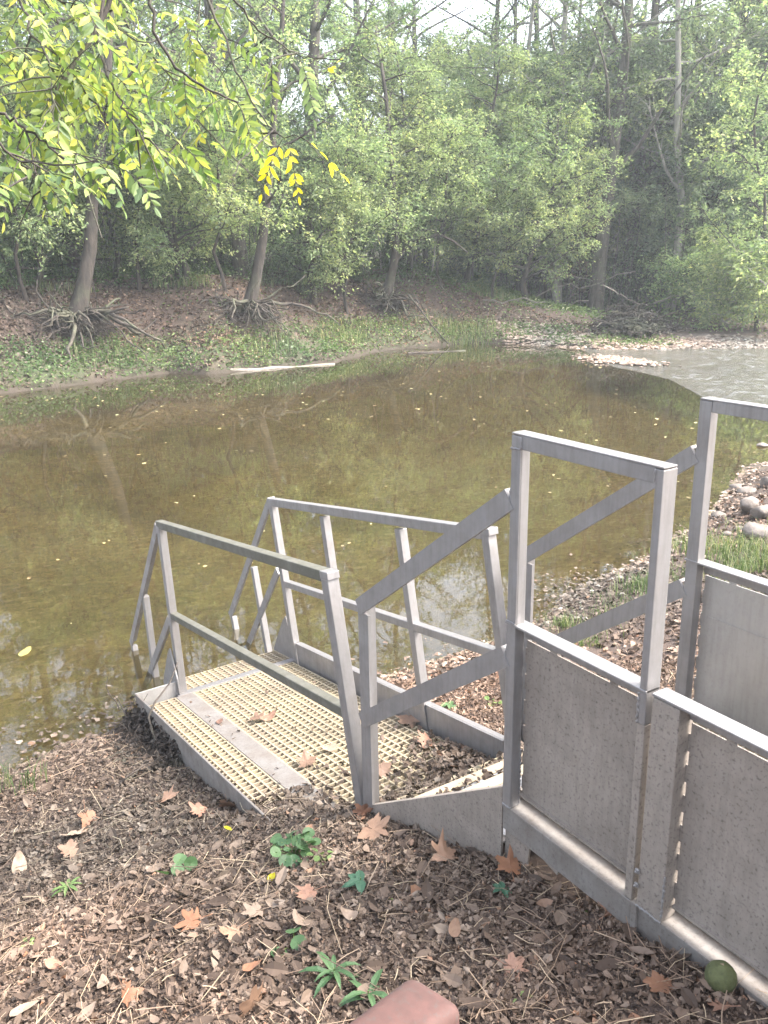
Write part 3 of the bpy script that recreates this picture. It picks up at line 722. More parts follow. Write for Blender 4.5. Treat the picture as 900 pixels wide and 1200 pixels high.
# understorey
for px, dist, idx, s in ((40,27,1,.8),(130,28.5,1,.9),(205,26.5,0,.75),(260,31,1,1),(330,33,2,1),(395,27.5,1,.85),(430,31,2,1),(500,29,0,.95),(560,33,1,1.1),(585,31,0,1.0),(640,35,0,1.15),(700,41,2,1.1),(770,43,2,1.1),(840,42,2,1.1),(900,38,1,1.15),(740,48,1,1.2),(660,46,2,1.1),(610,41,3,1.2),(-30,26,1,.9),(-100,28,0,1),(80,34,2,1.1),(180,36,2,1.1),(480,38,1,1.1),(540,42,2,1.2),(20,32,3,1.2),(300,40,2,1.2),(880,47,2,1.3),(820,52,1,1.3),(970,40,1,1.1)):
    put('U', idx, px, dist, s)
for i in range(50):
    px = -150+i*23+rg.uniform(-15, 15); put('U', int(rg.choice([1,2,2,3,0])), px, rg.uniform(36, 64)+(4 if px > 600 else 0), rg.uniform(.9, 1.3)*(.72 if px < 470 else 1))
for i in range(60):
    px = -120+i*18+rg.uniform(-9, 9); near = px < 560
    d = rg.uniform(27.5, 34) if near else rg.uniform(38, 47)
    put('S', int(rg.choice([0,0,1,2])) if near else int(rg.choice([0,2,2])), px, d, rg.uniform(.55, .95) if near else rg.uniform(.9, 1.3))
for i in range(44):
    px = -120+i*24+rg.uniform(-12, 12); near = px < 560
    put('P', int(rg.integers(0, 2)), px, rg.uniform(27.5, 38) if near else rg.uniform(39, 50), rg.uniform(.7, 1.1))
# the closed far wood behind the trees one can tell apart
rgf = np.random.default_rng(77); fw = MB(); n = 110000
pxs = rgf.uniform(-500, 1400, n); ds = rgf.uniform(84, 104, n); th = np.arctan((pxs-450)/FPX)
base = math.atan2(0.5405, -0.8413); ang = base-th
X = CAM.x+np.cos(ang)*ds; Y = CAM.y+np.sin(ang)*ds
top = 10+6*vnoise(pxs*1., ds*0+3, .012, 3)+5*vnoise(pxs, ds*0+9, .05, 4)
Z = 3+rgf.uniform(-1, 1, n)**1*0+rgf.uniform(0, 1, n)*np.maximum(top, 3)
leaves(fw, np.stack([X, Y, Z], -1), .55, .3, 1.5, rgf, .6)
fw.build('far_wood', M['leaf_mid'], kind='stuff')

# ---- the three bank trees with washed-out roots
def root_tree(name, label, px, py, w0, path, seed, roots, leafmat, nlimb, limb_len, leaf, bark='bark_dark', extra=None, limb_from=.25, leafy=.8, bias=(.25,-.2,0)):
    """path: pixel positions up the trunk with a distance; roots hang down the bank below the base"""
    base = Vector(hit(px, py)) ; d0 = math.hypot(base.x-CAM.x, base.y-CAM.y)
    rg = np.random.default_rng(seed)
    P = [np.array(at(x, y, d0-.5+dd)) for x, y, dd in path]
    P[0] = P[0].copy()
    wd, cr = grow(rg, np.array(P), w0, w0*.25, limb_from, nlimb, limb_len, 6, 1.0, 6, .6, 13, leaf, up=.02, leafy=leafy, flat=.4, bias=bias, k0=11)
    t = thing(name, label, 'tree', tuple(P[0]), 'trees on the far bank with exposed roots'); 
    wd.build('trunk', M[bark], t, smooth=True); cr.build('crown', M[leafmat], t)
    b = P[0]; toward = np.array([CAM.x-b[0], CAM.y-b[1]]); toward /= np.linalg.norm(toward); side = np.array([-toward[1], toward[0]])
    for k in range(roots):
        a = rg.uniform(-1.7, 1.7); dr = toward*math.cos(a)+side*math.sin(a)*1.5
        L = rg.uniform(.8, 2.3)*(1 if k > 8 else 1.3); n = 10; Q = [b+np.array([0, 0, .12])+np.array([*dr, 0])*w0*.7]
        cur = np.array([*dr, -.15]); 
        for i in range(n):
            cur = cur+rg.normal(size=3)*.36+np.array([0, 0, -.05]); cur /= np.linalg.norm(cur)
            q = Q[-1]+cur*L/n; g = float(G(q[0], q[1])); lo = g+.02
            if q[2] < lo: q[2] = lo+rg.uniform(0, .05)
            Q.append(q)
        r = rg.uniform(.015, .045)*(1.4 if k < 6 else .8)
        MB().tube(np.array(Q), np.linspace(r*1.5, r*.4, n+1), 6).build('root', M['root'], t, smooth=True)
    rt_ = MB()
    for k in range(roots*4):
        a = rg.uniform(-1.7, 1.7); dr = toward*math.cos(a)+side*math.sin(a)*1.4; Q = [b+np.array([*dr, 0])*rg.uniform(.05, .55)+np.array([0, 0, -rg.uniform(.0, .35)])]; cur = np.array([*(dr*.5), -.7])
        for i in range(6):
            cur = cur+rg.normal(size=3)*.45; cur /= np.linalg.norm(cur); q = Q[-1]+cur*rg.uniform(.08, .2); q[2] = max(q[2], float(G(q[0], q[1]))+.03); Q.append(q)
        rt_.tube(np.array(Q), np.linspace(rg.uniform(.008, .02), .004, 7), 4)
    rt_.build('rootlets', M['root'], t, kind='stuff')
    return t
root_tree('bank_tree', 'leaning dark trunk over a big tangle of exposed roots at the left bank end', 90, 372, .23,
          [(90,372,0),(98,335,0),(106,290,.1),(108,240,.2),(118,170,.3),(125,110,.5),(128,40,.7),(135,-60,1),(140,-170,1.5)], 1, 60, 'leaf_mid', 16, 3.2, .11, extra=1, limb_from=.30, leafy=.7)
root_tree('bank_tree', 'mossy dark trunk with roots spilling down the middle of the brown bank', 292, 358, .19,
          [(292,358,0),(300,325,0),(307,285,0),(312,240,.1),(318,190,.2),(322,120,.4),(330,40,.6),(335,-60,1)], 2, 40, 'leaf_light', 14, 2.6, .11, limb_from=.28, leafy=.7)
root_tree('bank_tree', 'short leaning trunk forking above bare roots at the right end of the bank', 452, 350, .19,
          [(452,350,0),(458,325,0),(463,300,0),(464,270,.1),(462,230,.2),(458,180,.3),(452,110,.5),(440,30,.9)], 3, 50, 'leaf_light', 16, 2.8, .105, limb_from=.22, leafy=.75)
# its low bare bough that arches to the right
b = Vector(hit(452, 350)); dB = math.hypot(b.x-CAM.x, b.y-CAM.y)-.5
def limb(name, label, cat, pts, d, r0, r1, mat='driftwood', group=None, k=6, parts=None, jit=.0):
    Q = np.array([at(x, y, d+dd) for x, y, dd in pts])
    o = MB().tube(Q, np.linspace(r0, r1, len(Q)), k).build(name, M[mat], smooth=True, label=label, category=cat)
    if group: o['group'] = group
    return o
limb('arched_bough', 'dark bough arching to the right from the short leaning bank tree', 'branch', [(464,304,0),(478,288,0),(495,279,-.1),(515,275,-.2),(532,283,-.3),(548,296,-.4)], dB, .09, .03, 'bark_dark')

# big pale tree leaning out over the gravel bar, built with the same grower
rg9 = np.random.default_rng(909)
def special(px, dist, h, lean, leaf, lm, seed, label, nl, ll, cat='tree', bark='bark_dark', leafy=.85, n_leaf=14, bias=None, zmin=None, group=None, limb_from=.12, r0=.13):
    p = polar(px, dist); g = float(G(*p)); rg = np.random.default_rng(seed)
    wd, cr = grow(rg, bent_trunk(h, lean, rg, wob=.15), r0, .03, limb_from, nl, ll, 8, 1.0, 6, .6, n_leaf, lm, up=.02, leafy=leafy, flat=.55, bias=bias)
    t = tree_thing('leaning_tree' if cat == 'tree' else 'bush', label, cat, wd, cr, bark, leaf, (p[0], p[1], g-.1), group)
    return t
u_right = np.array([RCAM[0][0], RCAM[1][0]]); u_to = -np.array([math.cos(base), math.sin(base)])
def lv(r, t): v = u_right*r+u_to*t; return (v[0], v[1])
special(545, shore(545)+5.5, 8.5, lv(.10,.12), 'leaf_light', .12, 21, 'large pale green tree in the middle whose boughs hang over the gravel', 30, 3.6, bias=(*lv(.1,.25), -.02))
special(620, shore(620)+5, 7.5, lv(.12,.10), 'leaf_light', .12, 22, 'rounded yellowish tree right of the middle with its lowest bough catching light', 28, 3.2, bias=(*lv(0,.2), -.05))
special(480, shore(480)+6, 8.0, lv(-.08,.12), 'leaf_light', .115, 23, 'pale leafy tree spreading behind the short leaning bank tree', 26, 3.2, bias=(*lv(-.1,.2), 0))
special(215, shore(215)+5, 3.6, lv(-.2,.35), 'leaf_light', .11, 24, 'pale leafy bough spray between the left and middle bank trees', 14, 2.0, 'bush', leafy=.8, bias=(*lv(-.1,.3), -.05))
special(365, shore(365)+5, 3.2, lv(.1,.3), 'leaf_light', .11, 25, 'light green spray drooping beside the middle bank tree', 12, 1.7, 'bush', leafy=.7)
special(868, 36, 2.9, lv(0,.1), 'leaf_light', .16, 26, 'broad leaved yellow green bush at the right edge of the gravel', 22, 1.9, 'bush', leafy=.9, n_leaf=9, r0=.05, bark='bark_pale')
special(930, 33.5, 3.2, lv(-.05,.1), 'leaf_light', .16, 27, 'bright broad leaved bush cut by the right picture edge', 22, 2.0, 'bush', leafy=.85, n_leaf=9, r0=.05, bark='bark_pale')
special(812, 37.5, 2.2, lv(0,.1), 'leaf_mid', .13, 28, 'low green bush behind the heap of driftwood', 16, 1.5, 'bush', leafy=.8, n_leaf=9, r0=.04)
special(895, 35, 9.5, lv(-.05,.1), 'leaf_light', .15, 29, 'tall broad leaved young tree along the right picture edge', 24, 2.8, leafy=.8, n_leaf=10, r0=.07, limb_from=.15)
special(660, 40, 5.0, lv(0,.1), 'litter', .10, 30, 'small brown withered tree in the gap right of the pale tree', 16, 1.5, leafy=.6, n_leaf=9, r0=.05)

for k, (px, hh, sd_, lab) in enumerate(((25, 5.5, 51, 'pale bough drooping over the bank at the left picture edge'), (160, 5.0, 52, 'pale leafy bough drooping between the left and middle bank trees'), (262, 5.2, 53, 'light green bough hanging just left of the middle bank tree'), (405, 5.5, 54, 'light green bough hanging left of the short leaning bank tree'), (520, 5.5, 55, 'pale bough drooping toward the water right of the bank trees'), (578, 5.0, 56, 'yellowish bough hanging lowest over the start of the gravel'))):
    special(px, shore(px)+3.8, hh, lv(.05, .22), 'leaf_light', .115, sd_, lab, 20, 2.2, 'bush', leafy=.85, n_leaf=14, bias=(*lv(0, .35), .05), limb_from=.35, r0=.06)
# ---- herbs on the far bank, short grass and low plants (nobody could count them)
def scatter_band(n, rg, x0, x1, y0, y1, cond):
    X = rg.uniform(x0, x1, n); Y = rg.uniform(y0, y1, n); d = far_dist(X, Y); k = cond(X, Y, d); return X[k], Y[k], d[k]
rgh = np.random.default_rng(5); hb = MB()
X, Y, d = scatter_band(150000, rgh, -31, -17, -8, 23, lambda x, y, d: (d > .02) & (rgh.random(len(d)) < np.where(d < 1.9, 1.6, np.where(d > 4.0, .6, .16))*np.clip(.55+vnoise(x, y, .9, 11)*1.6, .05, 1)))
X = X[:60000]; Y = Y[:60000]; d = d[:60000]
P = np.stack([X, Y, G(X, Y)+rgh.uniform(0, 1, len(X))**2*np.where(d > 4, .45, .22)], -1)
leaves(hb, P, .095, .1, 1.2, rgh, .6); hb.build('bank_herbs', M['leaf_bank'], kind='stuff')
def blades(mb, X, Y, h, rg, w=.004, lean=.5, Z=None):
    n = len(X); Z = G(X, Y) if Z is None else Z; a = rg.uniform(0, 6.28, n); L = h*rg.uniform(.5, 1.2, n)
    dx = np.cos(a); dy = np.sin(a); ln = rg.uniform(.1, 1, n)*lean
    b = np.stack([X, Y, Z-.005], -1); s = np.stack([-dy, dx, 0*dx], -1)*w*(.7+.6*rg.random(n))[:, None]; dirn = np.stack([dx, dy, 0*dx], -1)
    m = b+dirn*(L*ln*.35)[:, None]+np.array([0,0,1])*(L*.6)[:, None]; t = b+dirn*(L*ln)[:, None]+np.array([0,0,1])*(L*(1-.35*ln))[:, None]
    v = np.stack([b-s, b+s, m+s*.7, m-s*.7, t], 1).reshape(-1, 3); i = np.arange(n)*5
    mb.add(v, tris=np.stack([i+3, i+2, i+4], -1), quads=np.stack([i, i+1, i+2, i+3], -1))
X, Y, d = scatter_band(30000, rgh, -27, -15, -8, 24, lambda x, y, d: (d > .3) & (vnoise(x, y, .6, 31) > .05) & ((d > 3.6) | (d < 1.5)))
hb2 = MB(); X2, Y2, d2 = scatter_band(120000, rgh, -40, -6, 16, 46, lambda x, y, d: (d > 1.6) & (d < 14) & (rgh.random(len(d)) < np.clip((d-1.2)/3, 0, .9)*np.clip(.6+vnoise(x, y, .7, 51)*2, .1, 1)))
X2 = X2[:30000]; Y2 = Y2[:30000]; P = np.stack([X2, Y2, G(X2, Y2)+rgh.uniform(0, .28, len(X2))], -1); leaves(hb2, P, .12, .1, 1.2, rgh, .6); hb2.build('low_plants', M['leaf_bank'], kind='stuff')
g_ = MB(); blades(g_, X[:12000], Y[:12000], .38, rgh, .012); g_.build('bank_grass', M['grass'], kind='stuff')

# dead leaves lying on the far bank, gravel on the bar
def flakes(mb, P, size, rg, tilt=.5, curl=.25, k=5):
    """small crumpled leaf pieces: a ragged fan of k+1 triangles round a raised centre"""
    n = len(P); N = unit(np.array([0,0,1.])+rg.normal(size=(n,3))*tilt); A = unit(np.cross(N, rg.normal(size=(n,3)))); B = np.cross(N, A)
    size = np.broadcast_to(size, (n,)); asp = rg.uniform(.35, .9, n)
    th = (np.arange(k)/k*2*np.pi)[None]+rg.uniform(-.25, .25, (n, k)); r = rg.uniform(.6, 1.1, (n, k))*size[:, None]*.5
    z = rg.uniform(-1, 1, (n, k))*size[:, None]*curl
    ring = P[:, None]+A[:, None]*(np.cos(th)*r)[..., None]+B[:, None]*(np.sin(th)*r*asp[:, None])[..., None]+N[:, None]*z[..., None]
    c = P+N*(rg.uniform(-1, 1, n)*size*curl*.6)[:, None]
    v = np.concatenate([c[:, None], ring], 1).reshape(-1, 3); i = np.arange(n)[:, None]*(k+1); j = np.arange(k)[None]
    mb.add(v, tris=np.stack([np.broadcast_to(i, (n, k)), i+1+j, i+1+(j+1) % k], -1).reshape(-1, 3))
X, Y, d = scatter_band(140000, rgh, -31, -17, -8, 22, lambda x, y, d: (d > .1) & (d < 5.5) & (rgh.random(len(d)) < np.where(d < 1.2, .35, 1)*np.clip(.7+vnoise(x, y, .8, 41), .35, 1)))
X = X[:56000]; Y = Y[:56000]; P = np.stack([X, Y, G(X, Y)+.02], -1); fl = MB(); flakes(fl, P, rgh.uniform(.08, .16, len(P)), rgh); fl.build('bank_leaf_litter', M['litter'], kind='stuff')
def pebbles(mb, P, S, rg):
    """squashed irregular octahedra"""
    n = len(P); base_ = np.array([(1,0,0),(0,1,0),(-1,0,0),(0,-1,0),(0,0,1),(0,0,-1)], float)
    sc_ = rg.uniform(.6, 1.2, (n, 6, 3))*S[:, None, None]*np.array([1, 1, .5]); a = rg.uniform(0, 6.28, n); ca, sa = np.cos(a), np.sin(a)
    v = base_[None]*sc_; x = v[..., 0]*ca[:, None]-v[..., 1]*sa[:, None]; y = v[..., 0]*sa[:, None]+v[..., 1]*ca[:, None]
    v = np.stack([x, y, v[..., 2]], -1)+P[:, None]; i = np.arange(n)[:, None]*6
    F = np.array([(0,1,4),(1,2,4),(2,3,4),(3,0,4),(1,0,5),(2,1,5),(3,2,5),(0,3,5)])
    mb.add(v.reshape(-1, 3), tris=(i[:, :, None]+F[None]).reshape(-1, 3))
X, Y, d = scatter_band(90000, rgh, -34, -8, 16, 42, lambda x, y, d: (d > -.3) & (d < 6.5) & (rgh.random(len(d)) < np.clip(1.1-d/2.2, .02, 1)) & (y > 19.2+.9*np.maximum(d, 0)+vnoise(x, y, .5, 3)*2))
X = X[:15000]; Y = Y[:15000]; S = rgh.uniform(.04, .13, len(X)); P = np.stack([X, Y, G(X, Y)+S*.2], -1); pb = MB(); pebbles(pb, P, S, rgh)
# the low gravel spit at the lip of the pool
for (px, py, s_) in ((712,421,1.),(726,424,1.1),(738,425,.8),(748,427,.5)):
    c = onz(px, py, 0); m = 130; q = rgh.normal(size=(m, 2))*np.array([.55, .35])*s_; P = np.stack([c.x+q[:, 0], c.y+q[:, 1], .01+.06*np.exp(-(q**2).sum(1)*2)], -1); pebbles(pb, P, rgh.uniform(.04, .11, m), rgh)
pb.build('gravel', M['pebble'], kind='stuff')

# ================================================================== driftwood and logs
def log(name, label, a, b, r0, r1, mat='driftwood', k=9, n=7, bend=.03, group=None, cat='log', seed=0):
    rg = np.random.default_rng(seed); a = np.array(a, float); b = np.array(b, float); t = np.linspace(0, 1, n)[:, None]
    P = a+(b-a)*t+rg.normal(size=(n, 3))*np.linalg.norm(b-a)*bend*np.sin(t*np.pi)
    o = MB().tube(P, np.linspace(r0, r1, n)*rg.uniform(.9, 1.1, n), k).build(name, M[mat], smooth=True, label=label, category=cat)
    if group: o['group'] = group
    return o
log('floating_log', 'long straight bleached log lying at the waterline below the middle bank tree', onz(252,436,.02), onz(392,427,.0), .075, .04, bend=.012)
limb('driftwood', 'pale forked stick standing up from the end of the bleached log', 'branch', [(190,402,0),(196,412,0),(212,418,-.1),(228,428,-.2),(243,437,-.3)], math.hypot(*(np.array(hit(192,408)[:2])-CAMXY))-.1, .03, .05, 'root')
log('floating_log', 'thin dark board in the water at the foot of the right bank tree', onz(478,414,.02), onz(545,411,.0), .04, .03, 'root', bend=.01)
log('fallen_log', 'thick pale log lying across the top of the gravel bar', hit(664,355)+np.array([0,0,.15]), hit(765,356)+np.array([0,0,.15]), .14, .19, bend=.01, seed=5)
dd = math.hypot(*(np.array(hit(520,400)[:2])-CAMXY))
limb('fallen_branch', 'long bare pale branch slanting down to the water below the right bank tree', 'branch', [(478,345,.6),(492,362,.4),(505,380,.2),(518,395,0),(528,405,-.1)], dd-.3, .035, .02, 'root')
limb('fallen_branch', 'pale branch slanting across the brown bank right of the bare roots', 'branch', [(512,330,1.2),(525,345,1.),(540,362,.8)], dd+.2, .022, .014, 'root')
limb('fallen_branch', 'slender bare branch sticking up left of the driftwood heap', 'branch', [(605,352,0),(640,362,-.3),(665,373,-.6)], 36, .03, .02)
for (p0, p1, d_, lab) in (((628,348),(745,318),38,'long thin pole leaning up to the right behind the thick pale log'),((590,300),(725,340),39,'thin fallen pole crossing the shade behind the gravel bar'),((565,352),(640,354),35,'short pale stick lying on the grass left of the thick log'),((600,365),(690,352),37,'broken branch lying between grass and gravel'),((706,334),(742,352),36,'curved grey branch rising from the driftwood heap'),((765,356),(802,344),36.5,'pale forked branch at the right end of the thick log')):
    a = at(*p0, d_); b_ = at(*p1, d_)
    log('fallen_branch', lab, a, b_, .032, .014, bend=.05, seed=int(p0[0]), cat='branch', k=6)
# the heap of flood wrack
hc = hit(738, 388); heap = thing('driftwood_heap', 'brown heap of flood wrack and sticks on the gravel bar', 'debris', tuple(hc)); rgw = np.random.default_rng(66)
m = MB()
for k in range(260):
    q = rgw.normal(size=3)*np.array([.6,.6,.2]); q[2] = abs(q[2])*1.8*math.exp(-(q[0]**2+q[1]**2)*.5); a = rgw.uniform(0, 6.28); L = rgw.uniform(.3, 1.1); c = np.array(hc)+np.array([0,0,.1])+q*np.array([1,1,1-.0])
    v = np.array([math.cos(a), math.sin(a), rgw.normal()*.2])*L/2; m.tube(np.array([c-v, c+rgw.normal(size=3)*.05, c+v]), [.014, .026, .01], 4)
m.build('wrack', M['root'], heap, kind='stuff')
fl = MB(); q = rgw.normal(size=(5000,3))*np.array([.6,.6,.3]); q[:,2] = abs(q[:,2])*1.2*np.exp(-(q[:,0]**2+q[:,1]**2)*.6); flakes(fl, np.array(hc)+q+np.array([0,0,.05]), .14, rgw, 1.2); fl.build('packed_leaves', M['bark_dark'], heap, kind='stuff')
for k in range(7):
    a = rgw.uniform(0, 6.28); c = np.array(hc)+np.array([rgw.normal()*.4, rgw.normal()*.4, .3]); v = np.array([math.cos(a), math.sin(a), rgw.uniform(-.1,.4)])*rgw.uniform(.5, 1.1)
    MB().tube(wander(c-v*.6, v, 1.6, 6, .12, rgw), np.linspace(.035, .012, 7), 6).build('stick', M['driftwood'], heap, smooth=True)

# ================================================================== stones at the right shore
def rock(px, py, w_px, asp, label, z=None, seed=0, sink=.25):
    p = Vector(hit(px, py)) if z is None else onz(px, py, z)
    dist = (p-CAM).length; r = .8*w_px/FPX*dist/2; rg = np.random.default_rng(seed)
    import bmesh
    bm = bmesh.new(); bmesh.ops.create_icosphere(bm, subdivisions=3, radius=1)
    offs = rg.normal(size=(7, 3)); offs /= np.linalg.norm(offs, axis=1)[:, None]; cut = rg.uniform(.62, .92, 7)
    for v in bm.verts:
        c = np.array(v.co); 
        for o_, k_ in zip(offs, cut):
            e = c@o_-k_
            if e > 0: c = c-o_*e*.9
        c = c*(1+.06*math.sin(c[0]*5+seed)*math.cos(c[1]*6))
        v.co = c*np.array([r, r*.8, r*asp])
    me = bpy.data.meshes.new('rock'); bm.to_mesh(me); bm.free(); me.materials.append(M['stone'])
    me.polygons.foreach_set('use_smooth', np.ones(len(me.polygons), bool))
    o = bpy.data.objects.new('stone', me); col.objects.link(o); o.location = (p.x, p.y, p.z+r*asp*(1-sink)); o.rotation_euler = (0, 0, rg.uniform(0, 6))
    o['label'] = label; o['category'] = 'stone'; o['group'] = 'stones at the right shore'
    return o
for a in ((842,612,28,.62,'small dark wet stone nearest the grass at the waterline',0),(878,601,34,.75,'blocky brown stone with a dark cleft above the big pale stone',None),(888,630,48,.5,'broad pale stone half in the grass at the right edge',None),(893,607,38,.55,'smooth stone tucked behind the broad pale stone',None),(878,584,44,.4,'long flat stone slab lying at the waterline',0),(899,571,20,.9,'rounded pinkish stone cut by the right edge',None),(862,574,22,.5,'low ragged stone with a dark hollow in the shallows',0),(893,559,22,.4,'flat pale stone farthest out at the right edge',0),(893,523,18,.3,'flat stone showing just above the shallow water',0),(852,628,16,.5,'tiny pale stone lying in front of the wet dark stone',None),(866,622,14,.6,'small stone between the wet stone and the broad pale stone',None)):
    rock(*a[:5], z=a[5], seed=int(a[0]+a[1]))

# shingle and leaves along the right shore, twigs
sh = MB(); rgs = np.random.default_rng(8); n = 1300
Y = rgs.uniform(1.4, 11, n); X = near_x(Y)+rgs.normal(size=n)*.22+.05; S = rgs.uniform(.012, .04, n); P = np.stack([X, Y, np.maximum(G(X, Y), -.02)+S*.2], -1); pebbles(sh, P, S, rgs); sh.build('shore_shingle', M['pebble'], kind='stuff')

# ================================================================== leaf litter on the near bank
rgl = np.random.default_rng(12)
def wedge(n, d0, d1, pw=1.0):
    """random ground positions inside a wide view wedge"""
    dd = d0+(d1-d0)*rgl.uniform(0, 1, n)**pw; an = base+rgl.uniform(-.56, .56, n); return CAM.x+np.cos(an)*dd, CAM.y+np.sin(an)*dd
def cull(X, Y, lo=.015):
    z = G(X, Y); dn = X-near_x(Y); C_ = (np.stack([X, Y, z], -1)-CO)@RC
    ondeck = ((C_[:, 0] > -.1) & (C_[:, 0] < 2.5) & (C_[:, 1] > -.04) & (C_[:, 1] < .88)) | ((C_[:, 0] > -.1) & (C_[:, 0] < 1.5) & (C_[:, 1] > -.31) & (C_[:, 1] < 0)) | ((X > -.95) & (X < 0) & (Y > .0) & (Y < .95))
    k = (z > lo) & (dn > -.05) & ~ondeck & ~((X > 0) & (Y > .05) & (Y < .9)); return X[k], Y[k], z[k]
lit = MB()
X, Y = wedge(230000, .55, 5.8, .7); X, Y, z = cull(X, Y); 
size = rgl.choice([.009, .014, .023, .040], len(X), p=[.30, .38, .24, .08])*rgl.uniform(.8, 1.3, len(X))
flakes(lit, np.stack([X, Y, z+rgl.uniform(0, .016, len(X))], -1), size, rgl, .5, .22, 5)
X, Y = wedge(30000, 5.5, 13, .9); X, Y, z = cull(X, Y); flakes(lit, np.stack([X, Y, z+rgl.uniform(0, .02, len(X))], -1), rgl.uniform(.04, .08, len(X)), rgl, .5, .2, 5)
lit.build('leaf_litter', M['litter'], kind='stuff')
# medium dead leaves, still whole
def ovals(mb, P, size, rg, tilt=.45):
    n = len(P); N = unit(np.array([0,0,1.])+rg.normal(size=(n,3))*tilt); A = unit(np.cross(N, rg.normal(size=(n,3)))); B = np.cross(N, A)
    prof = [(-.5, 0), (-.25, .2), (.1, .24), (.35, .13)]; L = size[:, None]; cu = rg.uniform(-.35, .6, n)[:, None]; fo = rg.uniform(-.1, .5, n)[:, None]
    rows = []
    for t, w_ in prof[1:]:
        c = P+A*t*L+N*(cu*t*t)*L; rows += [c+B*w_*L+N*fo*w_*L, c, c-B*w_*L+N*fo*w_*L]
    v = np.stack([P-A*.5*L+N*cu*.25*L, *rows, P+A*.58*L+N*cu*.33*L], 1).reshape(-1, 3); i = np.arange(n)*11
    t = [(0,2,1),(0,3,2),(7,8,10),(8,9,10)]; q = [(1,2,5,4),(2,3,6,5),(4,5,8,7),(5,6,9,8)]
    mb.add(v, tris=np.concatenate([i[:, None]+np.array(a)[None] for a in t]), quads=np.concatenate([i[:, None]+np.array(a)[None] for a in q]))
wl = MB(); X, Y = wedge(1500, .6, 7, .8); X, Y, z = cull(X, Y); ovals(wl, np.stack([X, Y, z+.02], -1), rgl.uniform(.035, .085, len(X)), rgl); wl.build('whole_dead_leaves', M['litter'], kind='stuff')
# dry grass stems and bits of twig
stw = MB(); X, Y = wedge(8000, .6, 6, .8); X, Y, z = cull(X, Y)
for x, y, zz in list(zip(X, Y, z))[:3200]:
    a = rgl.uniform(0, 6.28); L = rgl.choice([.04, .08, .16, .3], p=[.4,.35,.2,.05]); v = np.array([math.cos(a), math.sin(a), rgl.normal()*.12])*L; c = np.array([x, y, zz+.022])
    stw.tube(np.array([c-v/2, c+rgl.normal(size=3)*L*.06, c+v/2]), rgl.uniform(.0006, .0018), 3)
stw.build('dry_stems', M['straw'], kind='stuff')
# litter blown onto the platform and the stair treads
dl = MB(); n = 3800; u = 2.46-np.abs(rgl.normal(size=n))*.38; v = rgl.uniform(.04, .84, n); kk = (rgl.random(n) < np.clip(.0+(v-.35)*1.1+(u-2.15)*.9, .03, 1)) & (u > .3)
u, v = u[kk], v[kk]; hgt = rgl.uniform(0, .05, len(u))*np.clip((u-1.6), .15, 1)
flakes(dl, C(np.stack([u, v, CT+.006+hgt], -1)), rgl.uniform(.02, .06, len(u)), rgl, .5, .2)
u = rgl.uniform(.1, 2.3, 120); v = rgl.uniform(-.25, .83, 120); flakes(dl, C(np.stack([u, v, CT+.01+0*u], -1)), rgl.uniform(.012, .035, 120), rgl, .4, .2)
u = 2.44-rgl.uniform(0, 1, 1300)**1.5*.55; v = rgl.uniform(-.30, .10, 1300); k = rgl.random(1300) < np.clip(.9-(v+.3)*1.2+(u-2.2), .05, 1); u, v = u[k], v[k]; flakes(dl, C(np.stack([u, v, CT+.01+rgl.uniform(0, .05, len(u))*np.clip(u-1.6,.1,1)], -1)), rgl.uniform(.02, .06, len(u)), rgl, .5, .2)
for x0, x1, z, m_ in ((-.24, -.01, 1.197, 60), (-.56, -.31, .998, 500), (-.86, -.6, .81, 700)):
    X = rgl.uniform(x0, x1, m_); Y = rgl.uniform(.06, .9, m_); flakes(dl, np.stack([X, Y, z+.004+rgl.uniform(0, .03, m_)], -1), rgl.uniform(.02, .055, m_), rgl, .5, .2)
dl.build('litter_on_steps', M['litter'], kind='stuff')

# dark wrack of sodden leaves and roots caught under the corner of the platform
wr = thing('wrack_clump', 'dark clump of sodden leaves and rootlets caught under the platform corner', 'debris', tuple(C((.25, -.42, -.3))))
m = MB(); n = 2600; u = rgl.uniform(-.12, .95, n); v = -.30-np.abs(rgl.normal(size=n))*.10; P = C(np.stack([u, v, rgl.uniform(-.35, -.02, n)-(u*.0)], -1)); P[:, 2] = np.maximum(P[:, 2]-np.abs(v+.3)*1.3, G(P[:, 0], P[:, 1])+.01); flakes(m, P, .045, rgl, 1.5, .3); m.build('sodden_leaves', M['root'], wr, kind='stuff')
m = MB()
for k in range(70):
    p0 = C((rgl.uniform(-.1, .9), -.31-abs(rgl.normal())*.08, rgl.uniform(-.3, -.08))); m.tube(wander(p0, (rgl.normal(), rgl.normal()-.3, rgl.normal()*.8-.5), rgl.uniform(.12, .35), 5, .35, rgl), np.linspace(.004, .0015, 6), 4)
m.build('rootlets', M['root'], wr, kind='stuff')
def stick(pts, r0, r1, label, mat='root'):
    Q = np.array([np.array(p) for p in pts]); o = MB().tube(Q, np.linspace(r0, r1, len(Q)), 6).build('stick', M[mat], smooth=True, label=label, category='stick'); return o
s0 = C((.55,-.33,-.10)); 
stick([onz(187,925,.30), C((.62,-.36,-.14)), C((.45,-.345,.0)), C((.36,-.27,.05)), C((.22,-.12,.10)), C((.14,-.02,.20))], .009, .004, 'crooked grey stick leaning on the near corner of the platform')
stick([hit(132,928), np.array(hit(150,915))+np.array([0,0,.03]), np.array(hit(175,905))+np.array([0,0,.06]), C((.75,-.36,-.2))], .006, .003, 'forked bare rootlet lying below the platform corner')
stick([hit(0,940), np.array(hit(45,920))+np.array([0,0,.02]), np.array(hit(98,900))+np.array([0,0,.03])], .003, .002, 'long straw coloured stalk lying toward the water at the left', 'straw')
